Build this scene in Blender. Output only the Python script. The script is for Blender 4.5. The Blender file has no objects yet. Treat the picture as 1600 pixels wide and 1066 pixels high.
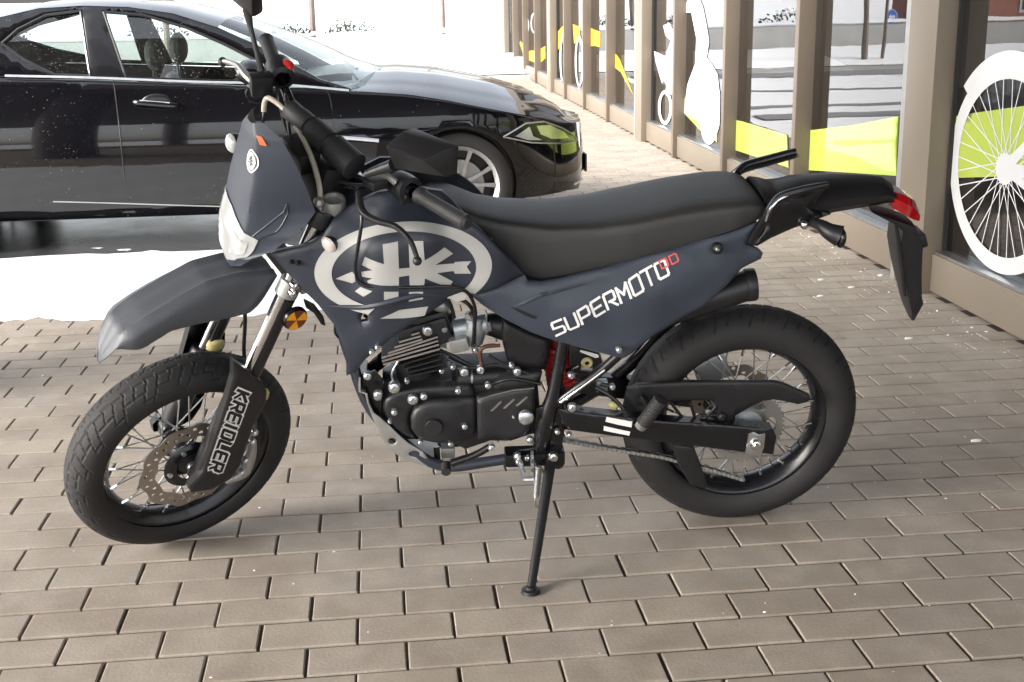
import bpy, bmesh, math, random
import numpy as np
from mathutils import Vector, Matrix, Euler
from mathutils.geometry import delaunay_2d_cdt
random.seed(7)
R = math.radians
C = bpy.context.scene.collection
sc = bpy.context.scene

# ------------------------------------------------------------------ camera
FPX, PITCH, ROLL, YAW, CAMZ = 1967.0, 0.269331274, -0.0193033712, -0.100111649, 1.36908
def _rows():
    def g(X, Y, Z):
        c, s = math.cos(YAW), math.sin(YAW); X, Y = c*X+s*Y, -s*X+c*Y
        c, s = math.cos(PITCH), math.sin(PITCH); d, up = Y*c-Z*s, Y*s+Z*c
        c, s = math.cos(ROLL), math.sin(ROLL); X, up = c*X+s*up, -s*X+c*up
        return X, up, d
    b = [g(1, 0, 0), g(0, 1, 0), g(0, 0, 1)]
    return [Vector([b[j][i] for j in range(3)]) for i in range(3)]
RIGHT, UP, FWD = _rows()
cam = bpy.data.cameras.new('camera'); camo = bpy.data.objects.new('camera', cam); C.objects.link(camo)
cam.sensor_width = 36; cam.lens = FPX/1600*36; cam.clip_end = 9000; cam.clip_start = .05
camo.matrix_world = Matrix(((RIGHT[0], UP[0], -FWD[0], 0), (RIGHT[1], UP[1], -FWD[1], 0), (RIGHT[2], UP[2], -FWD[2], CAMZ), (0, 0, 0, 1)))
sc.camera = camo
# ------------------------------------------------------------------ light
SUN_EL, SUN_ROT = R(26), R(-108)
w = bpy.data.worlds.new('World'); sc.world = w; w.use_nodes = True
nt = w.node_tree; bgn = nt.nodes['Background']
sky = nt.nodes.new('ShaderNodeTexSky'); sky.sky_type = 'NISHITA'; sky.sun_disc = False
sky.sun_elevation = SUN_EL; sky.sun_rotation = SUN_ROT; sky.air_density = 1.0; sky.dust_density = 4.0
hs = nt.nodes.new('ShaderNodeHueSaturation'); hs.inputs['Saturation'].default_value = .32
nt.links.new(sky.outputs[0], hs.inputs['Color']); nt.links.new(hs.outputs[0], bgn.inputs['Color'])
bgn.inputs['Strength'].default_value = 0.15
sl = bpy.data.lights.new('sun', 'SUN'); sl.energy = .95; sl.angle = R(22); sl.color = (1, .96, .9)
so = bpy.data.objects.new('sun', sl); C.objects.link(so)
# sun in the sky at rotation measured from +Y towards +X
sd = Vector((math.sin(SUN_ROT)*math.cos(SUN_EL), math.cos(SUN_ROT)*math.cos(SUN_EL), math.sin(SUN_EL)))
so.rotation_euler = sd.to_track_quat('Z', 'Y').to_euler()
vs = sc.view_settings; vs.view_transform = 'Standard'; vs.look = 'None'; vs.gamma = 1; vs.use_curve_mapping = False
vs.exposure = 2.08
sc.cycles.max_bounces = 10; sc.cycles.transparent_max_bounces = 12
sc.cycles.use_denoising = True
sc.cycles.sample_clamp_indirect = 8

# ------------------------------------------------------------------ materials
def mat(name, col, rough=.5, metal=0, var=.12, vscale=6, bump=0, bscale=200, coat=0, spec=.5, coord='Object', rvar=0, em=None):
    m = bpy.data.materials.new(name); m.use_nodes = True; n = m.node_tree; b = n.nodes['Principled BSDF']
    b.inputs['Roughness'].default_value = rough; b.inputs['Metallic'].default_value = metal
    b.inputs['Coat Weight'].default_value = coat; b.inputs['Coat Roughness'].default_value = .03
    b.inputs['Specular IOR Level'].default_value = spec
    tc = n.nodes.new('ShaderNodeTexCoord')
    nz = n.nodes.new('ShaderNodeTexNoise'); nz.inputs['Scale'].default_value = vscale; nz.inputs['Detail'].default_value = 6
    n.links.new(tc.outputs[coord], nz.inputs['Vector'])
    mx = n.nodes.new('ShaderNodeMix'); mx.data_type = 'RGBA'
    mx.inputs[6].default_value = (*[c*(1-var) for c in col], 1); mx.inputs[7].default_value = (*[min(1, c*(1+var)) for c in col], 1)
    n.links.new(nz.outputs['Fac'], mx.inputs[0]); n.links.new(mx.outputs[2], b.inputs['Base Color'])
    if rvar:
        mr = n.nodes.new('ShaderNodeMapRange'); mr.inputs[3].default_value = rough-rvar; mr.inputs[4].default_value = rough+rvar
        n.links.new(nz.outputs['Fac'], mr.inputs[0]); n.links.new(mr.outputs[0], b.inputs['Roughness'])
    if bump:
        n2 = n.nodes.new('ShaderNodeTexNoise'); n2.inputs['Scale'].default_value = bscale; n2.inputs['Detail'].default_value = 4
        n.links.new(tc.outputs[coord], n2.inputs['Vector'])
        bp = n.nodes.new('ShaderNodeBump'); bp.inputs['Strength'].default_value = bump; bp.inputs['Distance'].default_value = .002
        n.links.new(n2.outputs['Fac'], bp.inputs['Height']); n.links.new(bp.outputs[0], b.inputs['Normal'])
    if em:
        b.inputs['Emission Color'].default_value = (*em, 1)
    return m
M = {}
M['navy'] = mat('navy_matt_plastic', (.024, .029, .042), .42, bump=.08, bscale=500, rvar=.05)
M['navyhi'] = mat('navy_grey_plastic', (.036, .044, .062), .45, bump=.08, bscale=500, rvar=.05)
M['fender'] = mat('dark_grey_plastic', (.070, .076, .088), .46, bump=.25, bscale=260, rvar=.06)
M['black'] = mat('black_plastic', (.011, .011, .0125), .42, bump=.1, bscale=300, rvar=.08)
M['blackgloss'] = mat('black_gloss_paint', (.006, .006, .008), .26, coat=.15, rvar=.06)
M['rubber'] = mat('tyre_rubber', (.016, .015, .0155), .72, bump=.25, bscale=90, var=.3, vscale=9)
M['griprub'] = mat('grip_rubber', (.022, .022, .023), .55, bump=.5, bscale=400)
M['seat'] = mat('seat_vinyl', (.031, .0305, .030), .52, bump=.35, bscale=320, var=.1, rvar=.05)
M['eng'] = mat('engine_black_paint', (.015, .015, .017), .42, bump=.35, bscale=160, var=.3, rvar=.1)
M['silver'] = mat('brushed_silver', (.60, .61, .62), .32, 1, var=.2, vscale=30, rvar=.1)
M['alu'] = mat('dull_aluminium', (.40, .40, .39), .45, .7, var=.2, vscale=20, bump=.2)
M['chrome'] = mat('chrome', (.75, .75, .76), .12, 1, var=.1, vscale=20)
M['zinc'] = mat('zinc_bolts', (.62, .64, .66), .3, .9, var=.25, vscale=60)
M['carb'] = mat('grey_cast_metal', (.42, .46, .48), .42, .75, var=.35, vscale=45, bump=.3, bscale=120)
M['gold'] = mat('worn_bronze_disc', (.36, .31, .27), .38, .8, var=.25, vscale=25)
M['disc'] = mat('steel_disc', (.42, .42, .41), .35, .9, var=.2, vscale=25)
M['emblem'] = mat('grey_sticker_film', (.42, .415, .40), .42, var=.08, vscale=8)
M['white'] = mat('white_print', (.80, .79, .78), .45, var=.04)
M['red'] = mat('red_paint', (.45, .02, .02), .35, var=.2, vscale=20)
M['redprint'] = mat('red_print', (.62, .10, .10), .45, var=.05)
M['hose'] = mat('beige_hose', (.42, .38, .31), .45, var=.15, vscale=30)
M['orange'] = mat('orange_marker', (.75, .16, .04), .35, var=.1)
M['amber'] = mat('amber_reflector', (.85, .36, .01), .2, var=.15, vscale=60, coat=.6)
M['amberdk'] = mat('dark_amber_reflector', (.16, .03, .005), .2, var=.15, vscale=60, coat=.6)
M['lens'] = mat('clear_lens', (.42, .43, .43), .12, .0, var=.12, vscale=30, coat=1)
M['lenspink'] = mat('pale_lens', (.62, .54, .50), .12, .1, var=.25, vscale=40, coat=1)
M['tail'] = mat('red_lens', (.40, .004, .008), .10, var=.15, vscale=20, coat=1)
M['spring'] = mat('steel_spring', (.45, .45, .45), .35, .9)
M['copper'] = mat('brown_hose', (.10, .045, .03), .4)
M['yellowplug'] = mat('yellowed_plastic', (.55, .48, .22), .4, var=.15)
def glass(name, tint, refl, rough=0, drops=False, pwr=5):
    m = bpy.data.materials.new(name); m.use_nodes = True; n = m.node_tree; n.nodes.clear()
    o = n.nodes.new('ShaderNodeOutputMaterial'); t = n.nodes.new('ShaderNodeBsdfTransparent'); t.inputs[0].default_value = (*tint, 1)
    g = n.nodes.new('ShaderNodeBsdfGlossy'); g.inputs['Roughness'].default_value = rough
    mx = n.nodes.new('ShaderNodeMixShader'); lw = n.nodes.new('ShaderNodeLayerWeight'); lw.inputs[0].default_value = .5
    pw = n.nodes.new('ShaderNodeMath'); pw.operation = 'POWER'; pw.inputs[1].default_value = pwr; n.links.new(lw.outputs['Facing'], pw.inputs[0])
    ad = n.nodes.new('ShaderNodeMath'); ad.operation = 'ADD'; ad.inputs[1].default_value = refl+.04; ad.use_clamp = True
    n.links.new(pw.outputs[0], ad.inputs[0]); n.links.new(ad.outputs[0], mx.inputs[0]); n.links.new(t.outputs[0], mx.inputs[1]); n.links.new(g.outputs[0], mx.inputs[2])
    last = mx.outputs[0]
    tc = n.nodes.new('ShaderNodeTexCoord')
    if drops:
        vo = n.nodes.new('ShaderNodeTexVoronoi'); vo.inputs['Scale'].default_value = 75
        n.links.new(tc.outputs['Object'], vo.inputs['Vector'])
        lt = n.nodes.new('ShaderNodeMath'); lt.operation = 'LESS_THAN'; lt.inputs[1].default_value = .17
        n.links.new(vo.outputs['Distance'], lt.inputs[0])
        nz = n.nodes.new('ShaderNodeTexNoise'); nz.inputs['Scale'].default_value = 5; n.links.new(tc.outputs['Object'], nz.inputs['Vector'])
        gt = n.nodes.new('ShaderNodeMath'); gt.operation = 'MULTIPLY_ADD'; gt.inputs[1].default_value = 1.1; gt.inputs[2].default_value = -.25; gt.use_clamp = True
        n.links.new(nz.outputs['Fac'], gt.inputs[0])
        mu = n.nodes.new('ShaderNodeMath'); mu.operation = 'MULTIPLY'; n.links.new(lt.outputs[0], mu.inputs[0]); n.links.new(gt.outputs[0], mu.inputs[1])
        d = n.nodes.new('ShaderNodeBsdfDiffuse'); d.inputs[0].default_value = (.6, .62, .62, 1)
        m2 = n.nodes.new('ShaderNodeMixShader'); n.links.new(mu.outputs[0], m2.inputs[0]); n.links.new(last, m2.inputs[1]); n.links.new(d.outputs[0], m2.inputs[2]); last = m2.outputs[0]
    else:
        nz = n.nodes.new('ShaderNodeTexNoise'); nz.inputs['Scale'].default_value = 1.3; n.links.new(tc.outputs['Object'], nz.inputs['Vector'])
        bp = n.nodes.new('ShaderNodeBump'); bp.inputs['Strength'].default_value = .06; bp.inputs['Distance'].default_value = .02
        n.links.new(nz.outputs['Fac'], bp.inputs['Height']); n.links.new(bp.outputs[0], g.inputs['Normal'])
    n.links.new(last, o.inputs[0])
    return m
M['shopglass'] = glass('coated_window_glass', (.42, .41, .40), .0, pwr=2.9)
M['carglass'] = glass('wet_car_glass', (.80, .88, .85), .05, drops=True)
M['lampglass'] = glass('lamp_glass', (.97, .97, .97), -.03)
def paint_mat():
    m = mat('black_wet_car_paint', (.0035, .0035, .005), .06, 0, var=.1, coat=.55, spec=.35)
    n = m.node_tree; b = n.nodes['Principled BSDF']; b.inputs['Coat Roughness'].default_value = .015
    tc = n.nodes['Texture Coordinate']
    vo = n.nodes.new('ShaderNodeTexVoronoi'); vo.inputs['Scale'].default_value = 60; n.links.new(tc.outputs['Object'], vo.inputs['Vector'])
    mr = n.nodes.new('ShaderNodeMapRange'); mr.inputs[1].default_value = .0; mr.inputs[2].default_value = .14; mr.inputs[3].default_value = 1; mr.inputs[4].default_value = 0
    n.links.new(vo.outputs['Distance'], mr.inputs[0])
    bp = n.nodes.new('ShaderNodeBump'); bp.inputs['Strength'].default_value = .35; bp.inputs['Distance'].default_value = .002
    n.links.new(mr.outputs[0], bp.inputs['Height']); n.links.new(bp.outputs[0], b.inputs['Coat Normal']); n.links.new(bp.outputs[0], b.inputs['Normal'])
    v2 = n.nodes.new('ShaderNodeTexVoronoi'); v2.inputs['Scale'].default_value = 38; n.links.new(tc.outputs['Object'], v2.inputs['Vector'])
    lt = n.nodes.new('ShaderNodeMath'); lt.operation = 'LESS_THAN'; lt.inputs[1].default_value = .085; n.links.new(v2.outputs['Distance'], lt.inputs[0])
    nz = n.nodes.new('ShaderNodeTexNoise'); nz.inputs['Scale'].default_value = 3; n.links.new(tc.outputs['Object'], nz.inputs['Vector'])
    gt = n.nodes.new('ShaderNodeMath'); gt.operation = 'GREATER_THAN'; gt.inputs[1].default_value = .53; n.links.new(nz.outputs['Fac'], gt.inputs[0])
    mu = n.nodes.new('ShaderNodeMath'); mu.operation = 'MULTIPLY'; n.links.new(lt.outputs[0], mu.inputs[0]); n.links.new(gt.outputs[0], mu.inputs[1])
    old = b.inputs['Base Color'].links[0].from_socket
    mx = n.nodes.new('ShaderNodeMix'); mx.data_type = 'RGBA'; n.links.new(mu.outputs[0], mx.inputs[0]); n.links.new(old, mx.inputs[6]); mx.inputs[7].default_value = (.16, .165, .17, 1)
    n.links.new(mx.outputs[2], b.inputs['Base Color'])
    return m
M['paint'] = paint_mat()
M['cartrim'] = mat('car_black_trim', (.008, .008, .009), .3, coat=.3)
M['carint'] = mat('car_interior_fabric', (.06, .065, .065), .8, var=.2)
M['tan'] = mat('facade_bronze_anodised', (.19, .16, .125), .42, .2, var=.12, vscale=1.5, bump=.05)
M['bronze'] = mat('post_bronze_anodised', (.135, .108, .084), .42, .2, var=.22, vscale=2.2, bump=.1, bscale=60)
M['tandark'] = mat('window_rubber_seal', (.015, .015, .014), .6)
M['inside'] = mat('shop_interior_floor', (.07, .06, .055), .6, var=.3, vscale=1.2)
M['insidewall'] = mat('shop_interior_wall', (.05, .045, .045), .7, var=.4, vscale=.8)
M['vinyl'] = mat('yellow_green_vinyl', (.34, .43, .06), .5, coat=1, var=.03)
M['vinyly'] = mat('yellow_vinyl', (.40, .28, .01), .5, var=.03)
M['vinylw'] = mat('white_vinyl', (.56, .57, .58), .5, coat=1, var=.03)
M['conc'] = mat('weathered_concrete', (.36, .357, .35), .85, var=.25, vscale=2, bump=.4, bscale=40)
M['canopy'] = mat('canopy_brown_soffit', (.10, .085, .075), .7, var=.15, vscale=.7)
M['snow'] = mat('snow', (.86, .87, .88), .75, var=.04, vscale=1.2, bump=.6, bscale=9)
M['slush'] = mat('slushy_road', (.66, .66, .67), .45, var=.4, vscale=.9, bump=.6, bscale=6)
M['wet'] = mat('wet_shadowed_asphalt', (.045, .045, .05), .25, var=.5, vscale=3, bump=.4, bscale=40, rvar=.12)
M['bark'] = mat('bark', (.16, .13, .11), .9, var=.4, vscale=12, bump=.6, bscale=30)
M['twig'] = mat('dark_twigs', (.05, .045, .03), .9, var=.4)
M['ever'] = mat('evergreen_leaves', (.03, .05, .03), .7, var=.5, vscale=8)
M['signblue'] = mat('blue_sign_film', (.01, .09, .42), .4, var=.03)
M['render_wall'] = mat('grey_plaster', (.40, .40, .40), .8, var=.1)
M['farglass'] = mat('far_window_glass', (.03, .035, .04), .1, var=.2)
M['tealplastic'] = mat('dark_vehicle_paint', (.03, .04, .06), .25, coat=.4)

def brick_mat(island):
    m = bpy.data.materials.new('clinker_paver' + ('_field' if island else '')); m.use_nodes = True
    n = m.node_tree; b = n.nodes['Principled BSDF']; L = n.links
    tc = n.nodes.new('ShaderNodeTexCoord'); geo = n.nodes.new('ShaderNodeNewGeometry'); oi = n.nodes.new('ShaderNodeObjectInfo')
    rnd = geo.outputs['Random Per Island'] if island else oi.outputs['Random']
    ramp = n.nodes.new('ShaderNodeValToRGB'); e = ramp.color_ramp.elements
    e[0].position = 0; e[0].color = (.275, .236, .192, 1); e[1].position = 1; e[1].color = (.375, .330, .275, 1)
    for p, c in ((.3, (.345, .304, .256, 1)), (.55, (.305, .268, .230, 1)), (.8, (.335, .288, .232, 1))):
        x = e.new(p); x.color = c
    L.new(rnd, ramp.inputs[0])
    def noise(s, d=5):
        z = n.nodes.new('ShaderNodeTexNoise'); z.inputs['Scale'].default_value = s; z.inputs['Detail'].default_value = d
        L.new(geo.outputs['Position'], z.inputs['Vector']); return z.outputs['Fac']
    def mix(f, a, c, mode='MIX'):
        x = n.nodes.new('ShaderNodeMix'); x.data_type = 'RGBA'; x.blend_type = mode
        if hasattr(f, 'is_output'): L.new(f, x.inputs[0])
        else: x.inputs[0].default_value = f
        L.new(a, x.inputs[6])
        if hasattr(c, 'is_output'): L.new(c, x.inputs[7])
        else: x.inputs[7].default_value = c
        return x.outputs[2]
    def rng(f, a, b_, c, d):
        x = n.nodes.new('ShaderNodeMapRange'); x.inputs[1].default_value = a; x.inputs[2].default_value = b_; x.inputs[3].default_value = c; x.inputs[4].default_value = d
        L.new(f, x.inputs[0]); return x.outputs[0]
    col = mix(rng(noise(11), .35, .65, 0, .75), ramp.outputs[0], (.40, .345, .29, 1))
    col = mix(rng(noise(4.2), .42, .68, 0, .7), col, (.25, .205, .165, 1))
    col = mix(rng(noise(.9, 3), .48, .72, 0, .35), col, (.20, .165, .135, 1))
    col = mix(rng(noise(170, 2), .45, .75, 0, .35), col, (.16, .13, .11, 1))
    vo = n.nodes.new('ShaderNodeTexVoronoi'); vo.inputs['Scale'].default_value = 52; vo.inputs['Randomness'].default_value = 1
    L.new(geo.outputs['Position'], vo.inputs['Vector'])
    spk = rng(vo.outputs['Distance'], .06, .10, 1, 0)
    gate = rng(noise(6, 2), .60, .70, 0, .8)
    mu = n.nodes.new('ShaderNodeMath'); mu.operation = 'MULTIPLY'; L.new(spk, mu.inputs[0]); L.new(gate, mu.inputs[1])
    col = mix(mu.outputs[0], col, (.62, .60, .57, 1))
    L.new(col, b.inputs['Base Color'])
    L.new(rng(noise(5), .3, .7, .62, .82), b.inputs['Roughness'])
    bp = n.nodes.new('ShaderNodeBump'); bp.inputs['Strength'].default_value = .5; bp.inputs['Distance'].default_value = .0015
    L.new(noise(120, 5), bp.inputs['Height']); L.new(bp.outputs[0], b.inputs['Normal'])
    return m
M['brick'] = brick_mat(False); M['brickfield'] = brick_mat(True)
M['joint'] = mat('joint_sand', (.085, .062, .048), .95, var=.4, vscale=25, bump=.5, bscale=200, coord='Generated')
M['joint'] = mat('joint_sand', (.065, .049, .037), .95, var=.4, vscale=25, bump=.5, bscale=200)

# ------------------------------------------------------------------ object helpers
def link(name, me, parent=None, m=None, mw=None):
    o = bpy.data.objects.new(name, me); C.objects.link(o)
    if parent: o.parent = parent
    if m: me.materials.append(m)
    if mw is not None: o.matrix_basis = mw
    return o
def tag(o, label=None, cat=None, group=None, kind=None):
    if label: o['label'] = label
    if cat: o['category'] = cat
    if group: o['group'] = group
    if kind: o['kind'] = kind
    return o
def thing(name, label, cat, loc=(0, 0, 0), group=None):
    o = bpy.data.objects.new(name, None); C.objects.link(o); o.location = loc; o.empty_display_size = .1
    return tag(o, label, cat, group)
class MB:
    def __init__(s): s.v = []; s.f = []
    def add(s, v, f):
        k = len(s.v); s.v += [tuple(p) for p in v]; s.f += [tuple(i+k for i in q) for q in f]; return s
    def box(s, c, d, rot=None):
        hx, hy, hz = d[0]/2, d[1]/2, d[2]/2; c = Vector(c)
        v = [Vector((x, y, z)) for x in (-hx, hx) for y in (-hy, hy) for z in (-hz, hz)]
        if rot is not None: v = [rot @ p for p in v]
        return s.add([c+p for p in v], [(0, 1, 3, 2), (4, 6, 7, 5), (0, 4, 5, 1), (2, 3, 7, 6), (0, 2, 6, 4), (1, 5, 7, 3)])
    def span(s, a, b): return s.box([(a[i]+b[i])/2 for i in range(3)], [abs(b[i]-a[i]) for i in range(3)])
    def loft(s, secs, closed=True, caps=True):
        n = len(secs[0]); v = [p for q in secs for p in q]; f = []
        for i in range(len(secs)-1):
            for j in range(n if closed else n-1):
                k = (j+1) % n; f.append((i*n+j, i*n+k, (i+1)*n+k, (i+1)*n+j))
        if caps and closed: f.append(tuple(range(n))[::-1]); f.append(tuple((len(secs)-1)*n+j for j in range(n)))
        return s.add(v, f)
    def tube(s, pts, r, n=12, smooth=0, caps=True, sx=1):
        pts = [Vector(p) for p in pts]
        rr = list(r) if hasattr(r, '__len__') else [r]*len(pts)
        if smooth:
            q = []; q2 = []
            for i in range(len(pts)-1):
                p0, p1, p2, p3 = pts[max(i-1, 0)], pts[i], pts[i+1], pts[min(i+2, len(pts)-1)]
                for k in range(smooth):
                    t = k/smooth
                    q.append(.5*((2*p1)+(p2-p0)*t+(2*p0-5*p1+4*p2-p3)*t*t+(3*p1-p0-3*p2+p3)*t**3)); q2.append(rr[i]*(1-t)+rr[i+1]*t)
            q.append(pts[-1]); q2.append(rr[-1]); pts = q; rr = q2
        secs = []; u = None
        for i, p in enumerate(pts):
            d = (pts[min(i+1, len(pts)-1)]-pts[max(i-1, 0)])
            if d.length < 1e-9: d = Vector((0, 0, 1))
            d.normalize()
            if u is None:
                u = d.orthogonal().normalized()
            else:
                u = (u-d*u.dot(d)); u = u.normalized() if u.length > 1e-6 else d.orthogonal().normalized()
            w_ = d.cross(u)
            secs.append([p+(u*math.cos(a)*sx+w_*math.sin(a))*rr[i] for a in [2*math.pi*k/n for k in range(n)]])
        return s.loft(secs, True, caps)
    def lathe(s, prof, n=48, axis='y', closed=False, c=(0, 0, 0)):
        # prof: (radius, along)
        secs = []
        for k in range(n):
            a = 2*math.pi*k/n; ca, sa = math.cos(a), math.sin(a)
            if axis == 'y': secs.append([(c[0]+r*ca, c[1]+t, c[2]+r*sa) for r, t in prof])
            elif axis == 'z': secs.append([(c[0]+r*ca, c[1]+r*sa, c[2]+t) for r, t in prof])
            else: secs.append([(c[0]+t, c[1]+r*ca, c[2]+r*sa) for r, t in prof])
        m = len(prof); v = [p for q in secs for p in q]; f = []
        for i in range(n):
            i2 = (i+1) % n
            for j in range(m if closed else m-1):
                k = (j+1) % m; f.append((i*m+j, i*m+k, i2*m+k, i2*m+j))
        return s.add(v, f)
    def sphere(s, c, r, n=12, sc_=(1, 1, 1), rot=None):
        v = []; f = []; h = n//2
        for i in range(h+1):
            t = math.pi*i/h
            for j in range(n):
                a = 2*math.pi*j/n; p = Vector((math.sin(t)*math.cos(a)*sc_[0]*r, math.sin(t)*math.sin(a)*sc_[1]*r, math.cos(t)*sc_[2]*r))
                if rot is not None: p = rot @ p
                v.append(Vector(c)+p)
        for i in range(h):
            for j in range(n): f.append((i*n+j, i*n+(j+1) % n, (i+1)*n+(j+1) % n, (i+1)*n+j))
        return s.add(v, f)
    def tf(s, fn): s.v = [tuple(fn(Vector(p))) for p in s.v]; return s
    def mesh(s, name, smooth=True, ang=38, bevel=0, clean=True):
        me = bpy.data.meshes.new(name); me.from_pydata(s.v, [], s.f)
        if clean or bevel:
            bm = bmesh.new(); bm.from_mesh(me)
            bmesh.ops.remove_doubles(bm, verts=bm.verts, dist=1e-5)
            bmesh.ops.recalc_face_normals(bm, faces=bm.faces)
            if bevel:
                ed = [e for e in bm.edges if len(e.link_faces) == 2 and e.calc_face_angle(0) > R(30)]
                try: bmesh.ops.bevel(bm, geom=ed, offset=bevel, segments=2, profile=.6, affect='EDGES', clamp_overlap=True)
                except Exception: pass
            bm.to_mesh(me); bm.free()
        if smooth:
            me.shade_smooth(); me.set_sharp_from_angle(angle=R(ang))
        return me
    def build(s, name, m, parent=None, mw=None, **k):
        return link(name, s.mesh(name, **k), parent, M[m] if isinstance(m, str) else m, mw)
def inpoly(P, poly):
    x, y = P[:, 0], P[:, 1]; ins = np.zeros(len(P), bool); n = len(poly)
    for i in range(n):
        x1, y1 = poly[i]; x2, y2 = poly[(i+1) % n]
        c = ((y1 > y) != (y2 > y)); 
        with np.errstate(divide='ignore', invalid='ignore'):
            ins ^= c & (x < (x2-x1)*(y-y1)/((y2-y1) if y2 != y1 else 1e-12)+x1)
    return ins
def pdist(P, poly):
    d = np.full(len(P), 1e9); n = len(poly)
    for i in range(n):
        a = np.array(poly[i]); b = np.array(poly[(i+1) % n]); ab = b-a; L2 = max(ab@ab, 1e-12)
        t = np.clip(((P-a)@ab)/L2, 0, 1); q = a+t[:, None]*ab; d = np.minimum(d, np.hypot(P[:, 0]-q[:, 0], P[:, 1]-q[:, 1]))
    return d
def dens(poly, res):
    o = []
    for i in range(len(poly)):
        a, b = poly[i], poly[(i+1) % len(poly)]; L_ = math.hypot(b[0]-a[0], b[1]-a[1]); k = max(1, int(round(L_/res)))
        for j in range(k): o.append((a[0]+(b[0]-a[0])*j/k, a[1]+(b[1]-a[1])*j/k))
    return o
def skin(poly, F, res=.02, holes=(), thick=.003, edge=0, drop=0):
    """curved sheet over a 2-D outline: F(u, v, depth) -> point"""
    poly = dens([tuple(p) for p in poly], res); hs_ = [dens([tuple(p) for p in h], res) for h in holes]
    A = np.array(poly); lo, hi = A.min(0), A.max(0)
    gx = np.arange(lo[0]+res*.5, hi[0], res); gy = np.arange(lo[1]+res*.5, hi[1], res)
    G = np.array([(x+(res*.5 if j % 2 else 0), y) for j, y in enumerate(gy) for x in gx]) if len(gx) and len(gy) else np.zeros((0, 2))
    def ok(P, dmin):
        if not len(P): return P
        k = inpoly(P, poly) & (pdist(P, poly) > dmin)
        for h in hs_: k &= ~inpoly(P, h) & (pdist(P, h) > dmin)
        return P[k]
    G = ok(G, max(res*.45, edge*1.3))
    rings = [G]
    if edge:
        for fr in (.35, 1.0):
            Rg = []
            for pl in [poly]+hs_:
                n = len(pl)
                for i in range(n):
                    a = np.array(pl[i-1]); b = np.array(pl[(i+1) % n]); t = b-a; t = t/(np.hypot(*t)+1e-12); nn = np.array((-t[1], t[0]))
                    for sg in (1, -1): Rg.append(np.array(pl[i])+nn*sg*edge*fr)
            rings.append(ok(np.array(Rg), edge*fr*.85))
    I = np.concatenate(rings) if rings else G
    pts = [Vector(p) for p in poly]; ed = [(i, (i+1) % len(poly)) for i in range(len(poly))]; loops = [list(range(len(poly)))]
    for h in hs_:
        k = len(pts); pts += [Vector(p) for p in h]; ed += [(k+i, k+(i+1) % len(h)) for i in range(len(h))]; loops.append([k+i for i in range(len(h))])
    pts += [Vector(p) for p in I]
    ov, oe, of, orig_v, _, _ = delaunay_2d_cdt(pts, ed, [], 0, 1e-6)
    V = np.array([(p.x, p.y) for p in ov]); T = np.array([f for f in of if len(f) == 3]).reshape(-1, 3)
    cen = V[T].mean(1); k = inpoly(cen, poly)
    for h in hs_: k &= ~inpoly(cen, h)
    T = T[k]
    if edge:
        d = pdist(V, poly)
        for h in hs_: d = np.minimum(d, pdist(V, h))
        dp = drop*np.clip(1-d/edge, 0, 1)**2
    else: dp = np.zeros(len(V))
    mb = MB(); mb.add([F(V[i, 0], V[i, 1], dp[i]) for i in range(len(V))], [tuple(int(a) for a in t) for t in T])
    if thick:
        m_ = {}
        for oi_, src in enumerate(orig_v):
            for s_ in src: m_[s_] = oi_
        for lp in loops:
            idx = [m_.get(i) for i in lp if m_.get(i) is not None]
            base = len(mb.v); mb.v += [tuple(F(V[i, 0], V[i, 1], dp[i]+thick)) for i in idx]; n = len(idx)
            for a in range(n): mb.f.append((idx[a], idx[(a+1) % n], base+(a+1) % n, base+a))
    return mb

# ------------------------------------------------------------------ ground
BL, ASP, BX0, BY0 = .21509881, .575638662, -.0251188, -11.0949754
def brick_xy(u, v): return (u-BX0)*BL, (v*ASP-BY0)*BL
def project(P):
    d = Vector(P)-Vector((0, 0, CAMZ)); z = d.dot(FWD); return (800+FPX*d.dot(RIGHT)/z, 533-FPX*d.dot(UP)/z, z)
def ray(px, py): return (RIGHT*((px-800)/FPX)-UP*((py-533)/FPX)+FWD).normalized()
def ground(px, py, z=0):
    d = ray(px, py); return Vector((0, 0, CAMZ))+d*((z-CAMZ)/d.z)
SNOWX, SNOWY, WALLX = .3, 5.62, 2.45
terrain = MB().add([(-2500, -600, -.06), (2500, -600, -.06), (2500, 4500, -.06), (-2500, 4500, -.06)], [(0, 1, 2, 3)]).build('snowy_ground', 'snow'); tag(terrain, 'snow covered open ground around the shop', kind='structure')
pv = MB().add([(-7, -2.6, -.0056), (WALLX+.35, -2.6, -.0056), (WALLX+.35, 27, -.0056), (SNOWX+.4, 27, -.0056), (SNOWX+.4, 9.6, -.0056), (SNOWX-.5, 9.6, -.0056), (SNOWX-.5, SNOWY+.5, -.0056), (-7, SNOWY+.5, -.0056)], [(0, 1, 2, 3, 4, 5, 6, 7)]).build('pavement', 'joint', clean=False)
tag(pv, 'brick paved forecourt under the canopy', kind='structure')
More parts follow.
